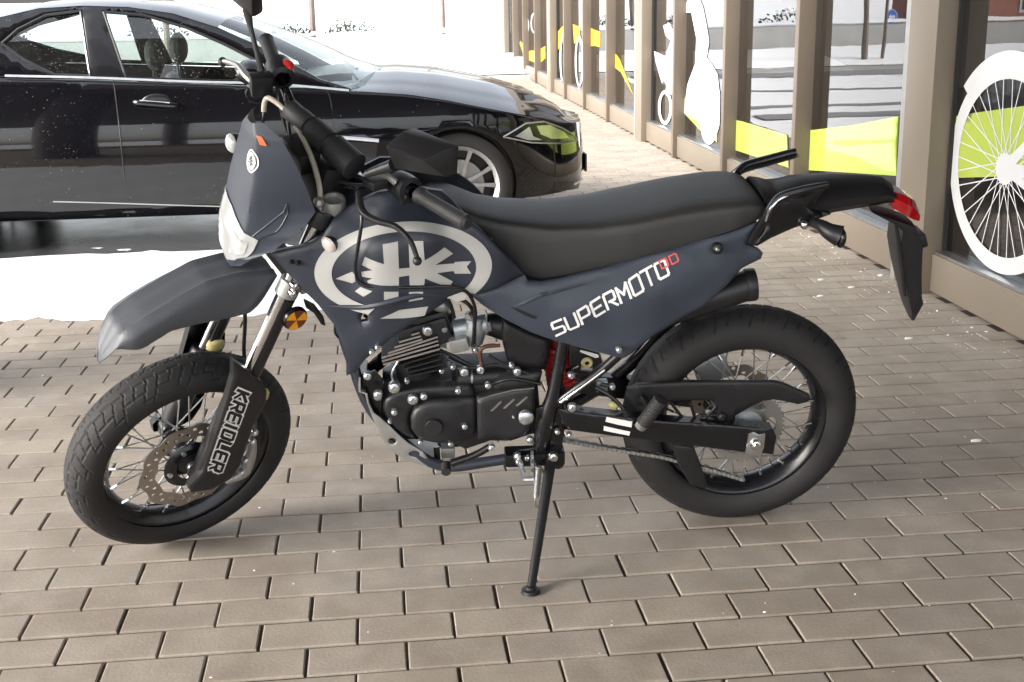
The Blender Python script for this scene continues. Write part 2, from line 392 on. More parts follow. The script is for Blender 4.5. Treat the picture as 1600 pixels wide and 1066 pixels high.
def brick_mesh(j):
    w_, d_ = BL-.006, BL*ASP-.0100; c = .003; h = .05; r_ = random.Random(j)
    sx = [r_.uniform(-.001, .001) for _ in range(8)]
    o = [(-w_/2, -d_/2), (w_/2, -d_/2), (w_/2, d_/2), (-w_/2, d_/2)]
    i_ = [(-w_/2+c, -d_/2+c), (w_/2-c, -d_/2+c), (w_/2-c, d_/2-c), (-w_/2+c, d_/2-c)]
    m1 = [((a[0]+b[0])/2+(a[0]-b[0])*.2, (a[1]+b[1])/2+(a[1]-b[1])*.2) for a, b in zip(o, i_)]
    v = [(x, y, -h) for x, y in o]+[(x, y, -.0034) for x, y in o]+[(x, y, -.0010) for x, y in m1]+[(x+sx[k], y+sx[k+4], 0) for k, (x, y) in enumerate(i_)]
    f = []
    for k in range(3):
        for a in range(4): b = (a+1) % 4; f.append((k*4+a, k*4+b, k*4+4+b, k*4+4+a))
    f.append((12, 13, 14, 15)); return v, f
bms = []
for j in range(6):
    v, f = brick_mesh(j); me = bpy.data.meshes.new('brick'); me.from_pydata(v, [], f); me.materials.append(M['brick'])
    bms.append((v, f, me))
cand = []
for vv in range(-10, 178):
    for k in range(-32, 40):
        u0 = k+((vv+1) % 2)*.5
        x, y = brick_xy(u0+.5, vv-.5)
        if y < .4 or x > WALLX+.13 or x < -5.2: continue
        if y > SNOWY+.1 and x < SNOWX-.1: continue
        if y > 25.4 or (y > 9.5 and x < 1.0): continue
        rr = random.Random(vv*977+k)
        r1 = (rr.uniform(-.0012, .0012), rr.uniform(-.0012, .0012), rr.uniform(-.0008, .0012), rr.uniform(-.003, .003), rr.uniform(-.003, .003), rr.uniform(-.005, .005))
        q = project((x, y, 0)); vis = q[2] > 0 and -90 < q[0] < 1690 and 200 < q[1] < 1110
        cand.append((q[2] if vis else 999+q[2], x, y, r1, rr.randrange(6)))
cand.sort(key=lambda t: t[0])
fieldv = MB()
for i, (d, x, y, r1, j) in enumerate(cand):
    mw = Matrix.Translation((x+r1[0], y+r1[1], r1[2])) @ Euler((r1[3], r1[4], r1[5])).to_matrix().to_4x4()
    if i < 300:
        o = bpy.data.objects.new('brick', bms[j][2]); C.objects.link(o); o.parent = pv; o.matrix_basis = mw
    else:
        fieldv.add([mw @ Vector(p) for p in bms[j][0]], bms[j][1])
bf = fieldv.build('brick', 'brickfield', pv, clean=False, smooth=False); bf['kind'] = 'stuff'
# snow lying on the car park, with a ragged edge towards the pavement
def sheet(name, m, x0, x1, y0, y1, nx, ny, fz, edge=None, kind='structure', label=None):
    v = []; f = []
    for i in range(nx+1):
        for j in range(ny+1):
            a, b = i/nx, j/ny; x = x0+(x1-x0)*a; y = y0+(y1-y0)*b
            if edge: x, y = edge(x, y, a, b)
            v.append((x, y, fz(x, y, a, b)))
    for i in range(nx):
        for j in range(ny): k = i*(ny+1)+j; f.append((k, k+ny+1, k+ny+2, k+1))
    o = MB().add(v, f).build(name, m, clean=False); tag(o, label, kind=kind); return o
def n1(x, s): return math.sin(x*s)*.5+math.sin(x*s*2.3+1.7)*.3+math.sin(x*s*5.1+.4)*.2
sheet('snow_patch', 'snow', -14, .15, SNOWY, 7.25, 320, 20,
      lambda x, y, a, b: .001+min(1, b*9)*.016+.004*n1(x+y*2, 7)*min(1, b*9),
      lambda x, y, a, b: (x, y+(1-b)**2*(.06*n1(x, 3)+.05*n1(x, 11)+.035*n1(x, 31)+.02*n1(x, 67))), label='trodden white snow beside the black car')
sheet('snow_lot_edge', 'snow', -5, 1.22, 9.25, 26, 60, 160, lambda x, y, a, b: .004+min(1, (1-a)*9)*.012+.002*n1(y, 7), lambda x, y, a, b: (x+a**6*(.07*n1(y, 2.3)+.04*n1(y, 9)), y), label='snow edge running along the brick walk beside the shop')
sheet('wet_shadow_lane', 'wet', -14, SNOWX+.5, 7.06, 9.4, 120, 12, lambda x, y, a, b: .0195+.001*n1(x, 2), lambda x, y, a, b: (x, y+(.05*n1(x, 3)+.03*n1(x, 13))*(1 if b < .5 else -1)), label='dark wet asphalt with the car shadow coloured in, under the black car')  # dark colour paints the under-car shadow together with the wet asphalt
# grains of snow and grit in the joints
gm = MB(); rg = random.Random(5)
for k in range(420):
    if k < 180: x, y = rg.uniform(-1.6, 2.3), rg.uniform(1.9, 5.6)
    else: y = rg.uniform(3.4, 8); x = 2.43-abs(rg.gauss(0, .10))
    s_ = rg.choice([.0012, .0016, .002, .003]) * (1.8 if k > 180 and rg.random() < .3 else 1)
    gm.sphere((x, y, .001), s_, 5, (rg.uniform(.8, 1.8), rg.uniform(.8, 1.5), .7))
for px, py in ((1283, 438), (1282, 464), (1376, 431), (1448, 457), (1330, 450), (1420, 530), (1525, 690)):
    g_ = ground(px, py); gm.sphere((g_.x, g_.y, .003), .011, 7, (1.8, .7, .5))
tag(gm.build('snow_grit', 'snow', clean=False), 'tiny grains of snow and grit lying on the bricks', 'grit', kind='stuff')

# ------------------------------------------------------------------ glass shop front
FAC = thing('glass_facade', 'long brown framed glass shop front with yellow and white window stickers', 'shop front', (WALLX, 0, 0))
GX = .10     # glass plane behind the front of the posts
def gl(px, py, x=WALLX+GX):
    d = ray(px, py); t = x/d.x; p = Vector((0, 0, CAMZ))+d*t; return p.y, p.z
H_F = 3.05
ys = [4.30, 5.43, 7.33, 8.92, 10.49, 11.74, 13.66, 15.24, 16.82, 18.06, 19.98, 21.56, 23.14, 24.6]
ys = [-.36, 1.2, 2.75] + ys
wide = {5.43, 11.74, 18.06, -.36, 24.6}
WD = .34
for k, y in enumerate(ys):
    wd = WD if y in wide else .066
    mb = MB(); mb.box((.07 if y not in wide else .0425, y+wd/2, H_F/2), (.14 if y not in wide else .115, wd, H_F))
    if y in wide:
        MB().span((-.004, y+wd-.05, 0), (-.0152, y+wd-.004, H_F)).build('cover_strip', 'alu', FAC)
        MB().span((.078, y-.012, 0), (.098, y-.0005, H_F)).build('glazing_seal', 'tandark', FAC)
    mb.build('post', 'tan' if y in wide else 'bronze', FAC, bevel=.004)
    if y not in wide:
        MB().box((.145+.012, y+wd/2, H_F/2), (.02, wd*.6, H_F)).build('glazing_seal', 'tandark', FAC)
for k in range(len(ys)-1):
    y0 = ys[k]+(WD if ys[k] in wide else .066)+.002; y1 = ys[k+1]-.002
    pn = MB(); pn.span((.035, y0, .012), (.13, y1, .185)); pn.build('sill_panel', 'tan', FAC, bevel=.003)
    MB().span((.045, y0, .1865), (.125, y1, .198)).build('sill_strip', 'silver', FAC)
    pn = MB().add([(GX, y0, .199), (GX, y1, .199), (GX, y1, H_F), (GX, y0, H_F)], [(0, 1, 2, 3)]); pn.build('window_pane', 'shopglass', FAC, smooth=False, clean=False)
    MB().span((GX-.012, y0, .199), (GX+.012, y0+.014, H_F)).build('glazing_seal', 'tandark', FAC)
MB().span((0.0, ys[0], H_F+.002), (.25, ys[-1]+.27, H_F+.25)).build('head_beam', 'tan', FAC)
MB().span((.16, ys[0], -.05), (5.5, ys[-1]+.3, .008)).build('interior_floor', 'inside', FAC)
MB().span((5.5, ys[0], 0), (5.6, ys[-1]+.3, H_F)).build('interior_wall', 'insidewall', FAC)
MB().span((.16, ys[-1]+.272, 0), (5.5, ys[-1]+.36, H_F)).build('interior_wall', 'insidewall', FAC)
MB().span((.26, ys[0]-.1, H_F+.004), (5.6, ys[-1]+.4, H_F+.2)).build('roof', 'canopy', FAC)
# vinyl film behind the glass
def vin(pts, m, name, dx=-.004, res=.05):
    P = [gl(x, y, WALLX+GX+dx) for x, y in pts]
    def F(u, v, d): return (GX+dx+d, u, v)
    return skin(P, F, res, thick=.0006).build(name, m, FAC)
vin([(1458, 284), (1470, 187), (1500, 180), (1540, 174), (1640, 160), (1640, 290), (1560, 276), (1500, 278)], 'vinyl', 'vinyl_band')
vin([(1246, 265), (1249, 204), (1272, 203), (1330, 196), (1405, 182), (1400, 275), (1330, 270)], 'vinyl', 'vinyl_band')
vin([(1140, 232), (1143, 186), (1160, 190), (1230, 211), (1232, 262), (1190, 248)], 'vinyl', 'vinyl_band')
vin([(1068, 176), (1066, 152), (1090, 160), (1122, 176), (1120, 222), (1095, 205)], 'vinyl', 'vinyl_band')
vin([(957, 103), (957, 78), (968, 92), (990, 150), (1002, 172), (989, 148), (970, 113)], 'vinyly', 'vinyl_band')
vin([(923, 72), (923, 44), (938, 50), (938, 74), (930, 72)], 'vinyly', 'vinyl_band')
vin([(897, 68), (895, 38), (906, 42), (906, 66)], 'vinyly', 'vinyl_band')
vin([(868, 84), (869, 52), (884, 36), (884, 60)], 'vinyly', 'vinyl_band')
vin([(813, 64), (812, 68), (820, 92), (842, 100), (852, 92), (852, 72), (842, 78), (826, 80)], 'vinyly', 'vinyl_band')
# white bicycle wheel sticker
cy_, cz_ = gl(1574, 262, WALLX+GX+.004); _, zt = gl(1556, 93, WALLX+GX+.004); _, zb = gl(1574, 431, WALLX+GX+.004)
yl, _ = gl(1487, 262, WALLX+GX+.004)
RW_ = (yl-cy_); RZ = (zt-zb)/2; cz_ = (zt+zb)/2; RR_ = (RW_+RZ)/2
wm = MB()
def ann(r0, r1, a0, a1, n=60, x=-.0060):
    v = []; f = []
    for k in range(n+1):
        a = a0+(a1-a0)*k/n
        v += [(GX+x, cy_+RW_*r0*math.cos(a), cz_+RZ*r0*math.sin(a)), (GX+x, cy_+RW_*r1*math.cos(a), cz_+RZ*r1*math.sin(a))]
    for k in range(n): f.append((2*k, 2*k+1, 2*k+3, 2*k+2))
    wm.add(v, f)
ann(.84, 1.0, 0, 2*math.pi, 96); ann(0, .15, 0, 2*math.pi, 40, -.0066); ann(1.0, 1.10, R(40), R(158), 50, -.0063)
for k in range(36):
    a = 2*math.pi*k/36; a2 = a+(.7 if k % 2 else -.7)
    p = Vector((0, math.cos(a)*.86, math.sin(a)*.86)); q = Vector((0, math.cos(a2)*.10, math.sin(a2)*.10)); t = (p-q).normalized().cross(Vector((1, 0, 0)))*.006
    wm.add([(GX-.0056-k*.00001, cy_+RW_*z.y, cz_+RZ*z.z) for z in (p-t, p+t, q+t, q-t)], [(0, 1, 2, 3)])
for (a, w_, r) in ((R(140), .09, -.0066), (R(176), .10, -.0056), (R(196), .07, -.0067)):
    p = Vector((0, math.cos(a)*1.5, math.sin(a)*1.5)); t = p.normalized().cross(Vector((1, 0, 0)))*w_*.4
    wm.add([(GX+r-.0006, cy_+RW_*z.y, cz_+RZ*z.z) for z in (p-t, p+t, t*1.6, -t*1.6)], [(0, 1, 2, 3)])
wm.build('bicycle_wheel_sticker', 'vinylw', FAC, clean=False, smooth=False)
# white scooter sticker over two panes
vin([(1036, 40), (1046, 36), (1058, 60), (1062, 96), (1064, 140), (1050, 150), (1034, 130), (1024, 96), (1022, 80), (1040, 88), (1048, 64), (1040, 56)], 'vinylw', 'scooter_sticker', -.0050)
vin([(1068, 20), (1074, 0), (1090, -8), (1098, 10), (1104, 40), (1108, 66), (1104, 90), (1112, 100), (1121, 116), (1125, 150), (1124, 196), (1119, 214), (1108, 226), (1098, 216), (1092, 190), (1078, 182), (1068, 176), (1074, 132), (1086, 100), (1088, 60), (1080, 20)], 'vinylw', 'scooter_sticker', -.0050)
def vring(px, py, rx, ry, w_, nm, m='vinylw'):
    P = []; Q = []
    for k in range(28):
        a = 2*math.pi*k/28; P.append((px+rx*math.cos(a), py+ry*math.sin(a))); Q.append((px+(rx-w_)*math.cos(a), py+(ry-w_*1.4)*math.sin(a)))
    A_ = [gl(x, y, WALLX+GX-.0070) for x, y in P]; B_ = [gl(x, y, WALLX+GX-.0070) for x, y in Q]
    v = [(GX-.0070, *p) for p in A_]+[(GX-.0070, *p) for p in B_]
    MB().add(v, [(k, (k+1) % 28, 28+(k+1) % 28, 28+k) for k in range(28)]).build(nm, m, FAC, clean=False, smooth=False)
vring(1039, 168, 11, 27, 4, 'scooter_sticker'); vring(1108, 196, 13, 30, 4.5, 'scooter_sticker')
vring(882, 92, 8, 44, 3, 'bicycle_wheel_sticker'); vring(905, 96, 7, 40, 3, 'bicycle_wheel_sticker')
vring(822, 40, 5, 14, 2.4, 'bicycle_wheel_sticker'); vring(834, 36, 5, 16, 2.4, 'bicycle_wheel_sticker')
# canopy over the forecourt and its columns behind the photographer
CAN = thing('entrance_canopy', 'flat brown canopy roof over the brick forecourt', 'canopy', (0, 0, 0))
MB().span((-6.2, -1.9, 3.06), (WALLX-.004, 5.25, 3.22)).build('roof_slab', 'canopy', CAN)
MB().span((-6.25, 5.252, 2.95), (WALLX-.004, 5.32, 3.4)).build('fascia', 'tan', CAN)
MB().span((-6.25, -1.97, 2.95), (WALLX-.004, -1.902, 3.4)).build('fascia', 'tan', CAN)
for k, (x, y_, rc_, lab) in enumerate(((-2.55, -1.6, .16, 'slim round brown canopy column at the back edge of the canopy'), (-2.38, 4.5, .24, 'thick round brown canopy column at the front edge near the black car'))):
    c_ = MB().lathe([(.001, 0), (rc_+.03, 0), (rc_+.03, .04), (rc_, .05), (rc_, 3.05), (.001, 3.05)], 32, 'z', c=(x, y_, 0)).build('canopy_column', 'canopy'); tag(c_, lab, 'column', 'columns carrying the canopy')

# ------------------------------------------------------------------ far background
sheet('road', 'slush', -60, 40, 33, 39, 60, 12, lambda x, y, a, b: -.03+.004*n1(y, 5), label='slushy road beyond the snowy car park')
sheet('lane_tracks', 'slush', -60, 1.5, 15.5, 20.5, 80, 20, lambda x, y, a, b: -.045+.012*abs(n1(y*1.2, 3)), label='tyre tracks pressed in the snowy car park')
M['track'] = mat('slush_track_kerb_shadow', (.20, .20, .205), .5, var=.5, vscale=1.5, bump=.4, bscale=8)
for y0, y1 in ((10.9, 11.15), (13.2, 13.75), (14.5, 14.8), (16.9, 17.15), (19.7, 20.85)):  # wheel tracks; the last, widest strip paints the shadow along the kerb
    sheet('track_and_kerb_shadow', 'track', -60, 1.0, y0, y1, 160, 3, lambda x, y, a, b: .022, lambda x, y, a, b: (x, y+.10*n1(x, .9)+.05*n1(x+y*9, 4.1)), label='grey strips across the snowy lot, slush wheel tracks and a painted kerb shadow')
MB().span((-60, 20.9, -.06), (12, 21.15, .07)).build('kerb', 'conc').__setitem__('kind', 'structure')
sheet('snow_bank', 'snow', -60, 30, 21.2, 28.6, 100, 12, lambda x, y, a, b: .05+.28*math.sin(math.pi*min(1, b*1.2+.05))*(.7+.3*n1(x, .9)), label='ploughed snow bank behind the kerb')
tag(MB().span((-60, 29.0, -.06), (40, 29.3, .52)).build('retaining_wall', 'conc'), 'long low grey concrete wall behind the snow bank', 'wall')
tag(sheet('snow_cap', 'snow', -60, 40, 28.97, 33.0, 90, 6, lambda x, y, a, b: .53+.06*n1(x, 1.7)*b+.03), 'snow lying on the raised bed behind the low wall', kind='structure')
rt = random.Random(11)
def tree(loc, h, lab, grp, spread=.5):
    t = thing('bare_tree', lab, 'tree', loc, grp)
    tr = MB().tube([(0, 0, -.1), (.02, 0, h*.4), (-.03, .02, h)], [h*.012, h*.009, h*.004], 8, 4)
    tr.build('trunk', 'bark', t)
    cr = MB()
    for k in range(26):
        z = h*rt.uniform(.3, .95); a = rt.uniform(0, 6.28); L_ = h*rt.uniform(.15, .4)*spread*1.6
        p1 = Vector((math.cos(a)*L_, math.sin(a)*L_, z+L_*.9)); cr.tube([(0, 0, z), p1*.5+Vector((0, 0, z*.5)), p1], [.012, .008, .003], 4)
        for q in range(3):
            b = a+rt.uniform(-.9, .9); s_ = p1*.7+Vector((0, 0, z*.3)); cr.tube([s_, s_+Vector((math.cos(b), math.sin(b), 1))*L_*.4], [.005, .002], 3)
    cr.build('crown', 'twig', t, clean=False, smooth=False); return t
tree((-3.45, 21.9, .2), 5.0, 'young bare tree tied between stakes on the snow bank', None)
st = MB().tube([(-3.75, 21.9, 0), (-3.75, 21.9, 1.6)], .035, 8).build('tree_stake', 'bark'); tag(st, 'left wooden stake beside the young bare tree', 'stake')
tree((-1.6, 33.5, .5), 7, 'thin bare tree right of the staked tree beyond the low wall', None)
tree((2.07, 40, 0), 6, 'bare tree by the far road left of the end of the shop front', None, .7)
def shrub(loc, s_, lab):
    t = thing('snowy_shrub', lab, 'shrub', loc, 'low shrubs on the raised snowy bed')
    m_ = MB(); n_ = MB()
    for k in range(160):
        a, b_ = rt.uniform(0, 6.28), rt.uniform(0, 1.4); r_ = s_*rt.uniform(.5, 1)
        p = Vector((math.cos(a)*math.cos(b_)*r_*1.4, math.sin(a)*math.cos(b_)*r_, math.sin(b_)*r_*.7))
        d = Vector((rt.uniform(-1, 1), rt.uniform(-1, 1), rt.uniform(-1, 1))).normalized()*.045; e_ = d.orthogonal().normalized()*.03
        (m_ if (p.z < s_*.35 or k % 3 == 0) else n_).add([p-d, p+e_, p+d, p-e_], [(0, 1, 2, 3)])
    m_.build('foliage', 'ever', t, clean=False, smooth=False); n_.build('snow_cover', 'snow', t, clean=False, smooth=False)['kind'] = 'stuff'
for k, (x, y, s_, lab) in enumerate(((-.6, 31.2, .45, 'snow topped shrub nearest the glass shop front'), (-2.0, 30.8, .35, 'small snow topped shrub behind the staked tree'), (-5.2, 31.5, .55, 'widest snow topped shrub on the raised bed'), (-8.5, 31.2, .4, 'snow topped shrub at the far left of the raised bed'))):
    shrub((x, y, .55), s_, lab)
SG = thing('road_sign', 'round blue traffic sign with a white arrow on a thin post', 'sign', (-12.1, 42.0, 0))
MB().tube([(0, .02, -.1), (0, .02, .55)], .02, 8).build('post', 'zinc', SG)
MB().lathe([(.001, -.008), (.25, -.008), (.25, .008), (.001, .008)], 32, 'y', c=(0, 0, .36)).build('sign_face', 'signblue', SG)
aw = MB(); aw.add([(x, -.0105, z+.36) for x, z in ((.14, 0), (.02, .11), (.02, .045), (-.15, .045), (-.15, -.045), (.02, -.045), (.02, -.11))], [(0, 1, 2, 3, 4, 5, 6)])
aw.add([(.235*math.cos(a)*k, -.0100, .36+.235*math.sin(a)*k) for k in (1, .93) for a in [2*math.pi*i/32 for i in range(32)]], [(i, (i+1) % 32, 32+(i+1) % 32, 32+i) for i in range(32)])
aw.build('arrow', 'vinylw', SG, clean=False, smooth=False)
M['redbrick'] = mat('red_brick_wall', (.24, .10, .075), .85, var=.3, vscale=3, bump=.5, bscale=12)
BB = thing('brick_building', 'dark red brick building across the road with wide dark windows', 'building', (-24.5, 46, 0))
MB().span((-7, 0, 0), (7.5, 8, 5)).build('wall', 'redbrick', BB)
for k in range(4):
    f_ = MB().span((-5.6+k*3.2, -.03, .35), (-3.8+k*3.2, -.002, 2.4)).build('window', 'vinylw', BB); MB().span((-5.5+k*3.2, -.05, .45), (-3.9+k*3.2, -.032, 2.3)).build('pane', 'farglass', f_)
MB().span((-7.2, -.3, 5.002), (7.7, 8.2, 5.3)).build('roof', 'snow', BB)

# ------------------------------------------------------------------ black saloon car
CY = 7.13
CAR = thing('parked_car', 'black wet saloon car parked on snow behind the motorcycle', 'car', (0, CY, 0))
def cpx(px, py, lat=0):           # pixel -> (x, z) on the plane y = CY + lat
    d = ray(px, py); t = (CY+lat)/d.y; return (d.x*t, CAMZ+d.z*t)
FAX, RAX, WR_ = .44, -2.50, .310
NOSE = 1.27; CW = .93
# plan curve of the flank: s (arc) -> (x, lat); flat doors, rounded front and rear
PLx = []; 
def plan_tab():
    pts = []
    x0 = .42
    n_ = 40; a_ = NOSE-x0
    for k in range(-90, 0): pts.append((x0-.05*(-k), 0.004*max(0, (-k-20)/70)**2*8))
    for k in range(n_+1):
        t = math.pi/2*k/n_; cx_, cy__ = math.sin(t)**(2/2.0), math.cos(t)**(2/2.5); pts.append((x0+a_*cx_, CW*(1-cy__)))
    return pts
_pl = plan_tab(); _s = [0]
for i in range(1, len(_pl)): _s.append(_s[-1]+math.hypot(_pl[i][0]-_pl[i-1][0], _pl[i][1]-_pl[i-1][1]))
_s = np.array(_s); _i0 = 90; _s = _s-_s[_i0]+.42   # s == x on the doors
_plx = np.array([p[0] for p in _pl]); _ply = np.array([p[1] for p in _pl])
SEND = _s[-1]
def plan(s): return float(np.interp(s, _s, _plx)), float(np.interp(s, _s, _ply))
def belly(z):   # inward offset of the flank by height
    if z < .26: return .045+.12*((.26-z)/.1)**2
    if z < .58: return .045*((.58-z)/.32)**1.6
    if z < .80: return .030*((z-.58)/.22)**2
    return .030+(z-.80)*.4
def s_at_x(x): return float(np.interp(x, _plx[:-1], _s[:-1]))
def carF(side):
    def F(s, z, d):
        x, l = plan(s); l = l+belly(z)*(1 if s < .5 else max(0, 1-(s-.5)/.6))+d
        if s > .9: x -= .10*max(0, z-.45)**1.0*min(1, (s-.9)/.6)*1.0
        if z < .30 and s > .9: x -= .25*(.30-z)
        return (x, l if side > 0 else 2*CW-l, z)
    return F
_sh = [cpx(px, py, .06) for px, py in ((0, 123), (140, 126), (300, 131), (545, 142), (640, 148), (700, 157), (760, 169), (830, 183), (880, 197))]
def zsh(x): return float(np.interp(x, [-4, -3]+[p[0] for p in _sh]+[NOSE], [_sh[0][1]-.02, _sh[0][1]+.01]+[p[1] for p in _sh]+[.60]))
def arch(cx, r, a0=-.35, a1=math.pi+.35, n=26):
    return [(cx+r*math.cos(a), WR_+r*math.sin(a)) for a in [a0+(a1-a0)*k/n for k in range(n+1)]]
top = [(s, zsh(plan(s)[0])) for s in np.linspace(-4.05, SEND, 70)]
def low(a, b, z=.19): return [(a, z), (b, z)]
out = top[::-1] + [(-4.05, .25), (-3.9, .2)] + arch(RAX, .335)[::-1][0:] + low(RAX+.38, FAX-.38) + arch(FAX, .335)[::-1] + [(FAX+.40, .22), (SEND, .22)]
for side in (1, -1):
    o = skin(out, carF(side), .055, thick=.02, edge=.012, drop=.006).build('body_side', 'paint', CAR, ang=30)
    skin(arch(FAX, .337, -.3, math.pi+.3)[::1]+[(FAX-.34, .2), (FAX+.34, .2)], lambda s, z, d, side=side: (s, (.16+d) if side > 0 else 2*CW-.16-d, z), .08, thick=.01).build('wheel_well', 'cartrim', CAR)
    skin(arch(RAX, .337, -.3, math.pi+.3)+[(RAX-.34, .2), (RAX+.34, .2)], lambda s, z, d, side=side: (s, (.16+d) if side > 0 else 2*CW-.16-d, z), .08, thick=.01).build('wheel_well', 'cartrim', CAR)
# bonnet
COWL = -.52
_hc = [cpx(px, py, lt) for px, py, lt in ((470, 116, .93), (520, 111, .93), (560, 107, .93), (620, 104, .93), (680, 108, .93), (761, 122, .93), (830, 143, .8), (870, 163, .65), (897, 186, .5))]
def zc(x): return max(zsh(x)+.012, float(np.interp(x, [p[0] for p in _hc]+[NOSE], [p[1] for p in _hc]+[.615])))
secs = []
for x in np.linspace(COWL, NOSE-.004, 40):
    s = s_at_x(x); F = carF(1); xx, l, z = F(s, zsh(x), .002); row = []
    for k in range(25):
        t = k/24; y = l+(2*CW-2*l)*t; q = abs(2*t-1)
        zz = zsh(x)+(zc(x)-zsh(x))*(1-q**2.6)-.010*math.exp(-((q-.80)/.05)**2)*(x > -.2)+.012*math.exp(-((q-.45)/.08)**2)
        row.append((xx if s < .9 else xx, y, zz+.001))
    secs.append(row)
MB().loft(secs, closed=False, caps=False).build('bonnet', 'paint', CAR, ang=60)
# greenhouse
def ghl(z): return .055+(max(z, .84)-.84)*.46
def ghF(side):
    def F(x, z, d):
        l = ghl(z)+d; return (x, l if side > 0 else 2*CW-l, z)
    return F
def cp(l): 
    r_ = []
    for px, py in l:
        lat = .1
        for _ in range(6): x, z = cpx(px, py, lat); lat = ghl(z)
        r_.append((x, z))
    return r_
gh_out = cp([(548, 139), (500, 124), (452, 97), (400, 70), (340, 43), (270, 21), (200, 11), (130, 9), (60, 13), (0, 27)]) + [(-2.75, 1.15), (-3.05, .98), (-3.1, .88)] + cp([(0, 121), (300, 128)])
fw = cp([(162, 19), (225, 24), (290, 43), (350, 69), (405, 97), (440, 118), (443, 127), (375, 127.5), (197, 122)])
rw = cp([(3, 68), (28, 46), (72, 24), (126, 17), (141, 119), (85, 117), (40, 95)])
rw2 = [(x-.02-max(0, -1.75-x)*1.05 if x < -1.75 else x, z) for x, z in rw]; rw2 = [(x, z) for x, z in rw2]
for side in (1, -1):
    skin(gh_out, ghF(side), .05, holes=[fw, rw if side > 0 else rw2], thick=.03, edge=.008, drop=.004).build('side_frame', 'paint', CAR)
    for wdw in (fw, rw if side > 0 else rw2):
        g_ = skin(wdw, lambda x, z, d, side=side: ghF(side)(x, z, d+.010), .08, thick=0).build('window', 'carglass', CAR)
        pl = dens(wdw, .04); tr = MB().tube([ghF(side)(x, z, -.001) for x, z in pl+[pl[0]]], .0085, 6); tr.build('window_trim', 'cartrim', g_)
bp_ = cp([(128, 15), (160, 17), (195, 121), (142, 119)])
skin(bp_, lambda x, z, d: ghF(1)(x, z, d-.006), .05, thick=.006, edge=.006, drop=.003).build('pillar_cover', 'blackgloss', CAR)
roofpts = cp([(548, 139), (500, 124), (452, 97), (400, 70), (340, 43), (270, 21), (200, 11), (130, 9), (60, 13), (0, 27)]) + [(-2.75, 1.15), (-3.05, .98)]
def cross(x, z, bul): 
    l = ghl(z); return [(x-0.0, l+(2*CW-2*l)*t, z+bul*(1-(2*t-1)**4)) for t in [k/16 for k in range(17)]]
# windscreen, roof, rear screen share the side line
xs_ = [p[0] for p in roofpts]
scr = [cross(x+(.10 if False else 0), z, b) for (x, z), b in zip(roofpts, [.07, .07, .07, .06, .055, .05, .045, .045, .04, .04, .04, .03])]
for a_ in range(0, 3):
    pass
def bow(sec, amt): return [(p[0]+amt*(1-(2*(i/16)-1)**2), p[1], p[2]) for i, p in enumerate(sec)]
scr = [bow(s_, b) for s_, b in zip(scr, [.18, .17, .14, .11, .07, .03, 0, 0, 0, -.03, -.1, -.12])]
MB().loft(scr[:5], closed=False, caps=False).build('windscreen', 'carglass', CAR)
MB().loft(scr[4:10], closed=False, caps=False).build('roof', 'paint', CAR)
MB().loft(scr[9:], closed=False, caps=False).build('rear_window', 'carglass', CAR)
MB().loft([[(x, l, .90) for l in np.linspace(.05, 2*CW-.05, 6)] for x in (-4.0, -3.0)], closed=False, caps=False).build('boot_lid', 'paint', CAR)
MB().loft([[(x, l, z) for l in np.linspace(.40, 2*CW-.30, 6)] for x, z in ((-.45, zc(-.45)+.006), (-.22, zc(-.22)+.010), (-.15, zc(-.15)+.004))], closed=False, caps=False).build('cowl', 'cartrim', CAR)
MB().span((-3.9, .22, .17), (.45, 2*CW-.22, .40)).build('underbody', 'cartrim', CAR)
MB().tube([(-.12, .45, zc(-.1)+.02), (-.20, .9, zc(-.1)+.05), (-.22, 1.3, zc(-.1)+.06)], .008, 6, 4).build('wiper', 'cartrim', CAR)
# interior
for (x, y) in ((-1.30, .48), (-1.30, 1.38)):
    s_ = MB(); s_.sphere((x+.03, y, 1.07), .10, 14, (.6, 1.2, 1.0)); s_.tube([(x+.02, y-.05, .88), (x+.02, y-.05, 1.0)], .008, 6); s_.tube([(x+.02, y+.05, .88), (x+.02, y+.05, 1.0)], .008, 6); s_.build('headrest', 'carint', CAR)
    b_ = MB(); b_.sphere((x-.02, y, .66), .27, 14, (.36, .85, 1.0)); b_.build('seat_back', 'carint', CAR)
MB().span((-2.5, 1.0*.25, .35), (-.5, 2*CW-.25, .62)).build('cabin_floor', 'carint', CAR)
MB().span((-.55, .2, .6), (-.3, 2*CW-.2, .88)).build('dashboard', 'carint', CAR)
MB().span((-2.75, .2, .6), (-2.35, 2*CW-.2, .86)).build('rear_bench', 'carint', CAR)
# flank details
F1 = carF(1)
def strip(pts, wd, m, name, d=-.004, parent=CAR):
    mb = MB(); mb.tube([F1(s, z, d) for s, z in pts], wd, 6, 4); return mb.build(name, m, parent)
bl = [cpx(0, 119), cpx(140, 122), cpx(300, 128), cpx(420, 131), cpx(545, 141)]
strip([(x, z-.004) for x, z in bl], .007, 'silver', 'belt_trim', -.018)
def ccp(l, lat=.0): return [cpx(x, y, lat) for x, y in l]
strip(ccp([(149, 18), (160, 60), (178, 123)]), .0025, 'cartrim', 'door_seam', .03)
strip(ccp([(172, 126), (186, 200), (193, 270), (196, 342)]), .004, 'cartrim', 'door_seam', -.0015)
strip(ccp([(508, 138), (517, 160), (521, 205)]), .004, 'cartrim', 'door_seam', .001)
strip(ccp([(80, 317), (160, 319), (345, 325), (520, 329)]), .004, 'alu', 'sill_trim', .001)
strip(ccp([(530, 215), (560, 217), (592, 220)]), .011, 'silver', 'vent_trim', -.004)
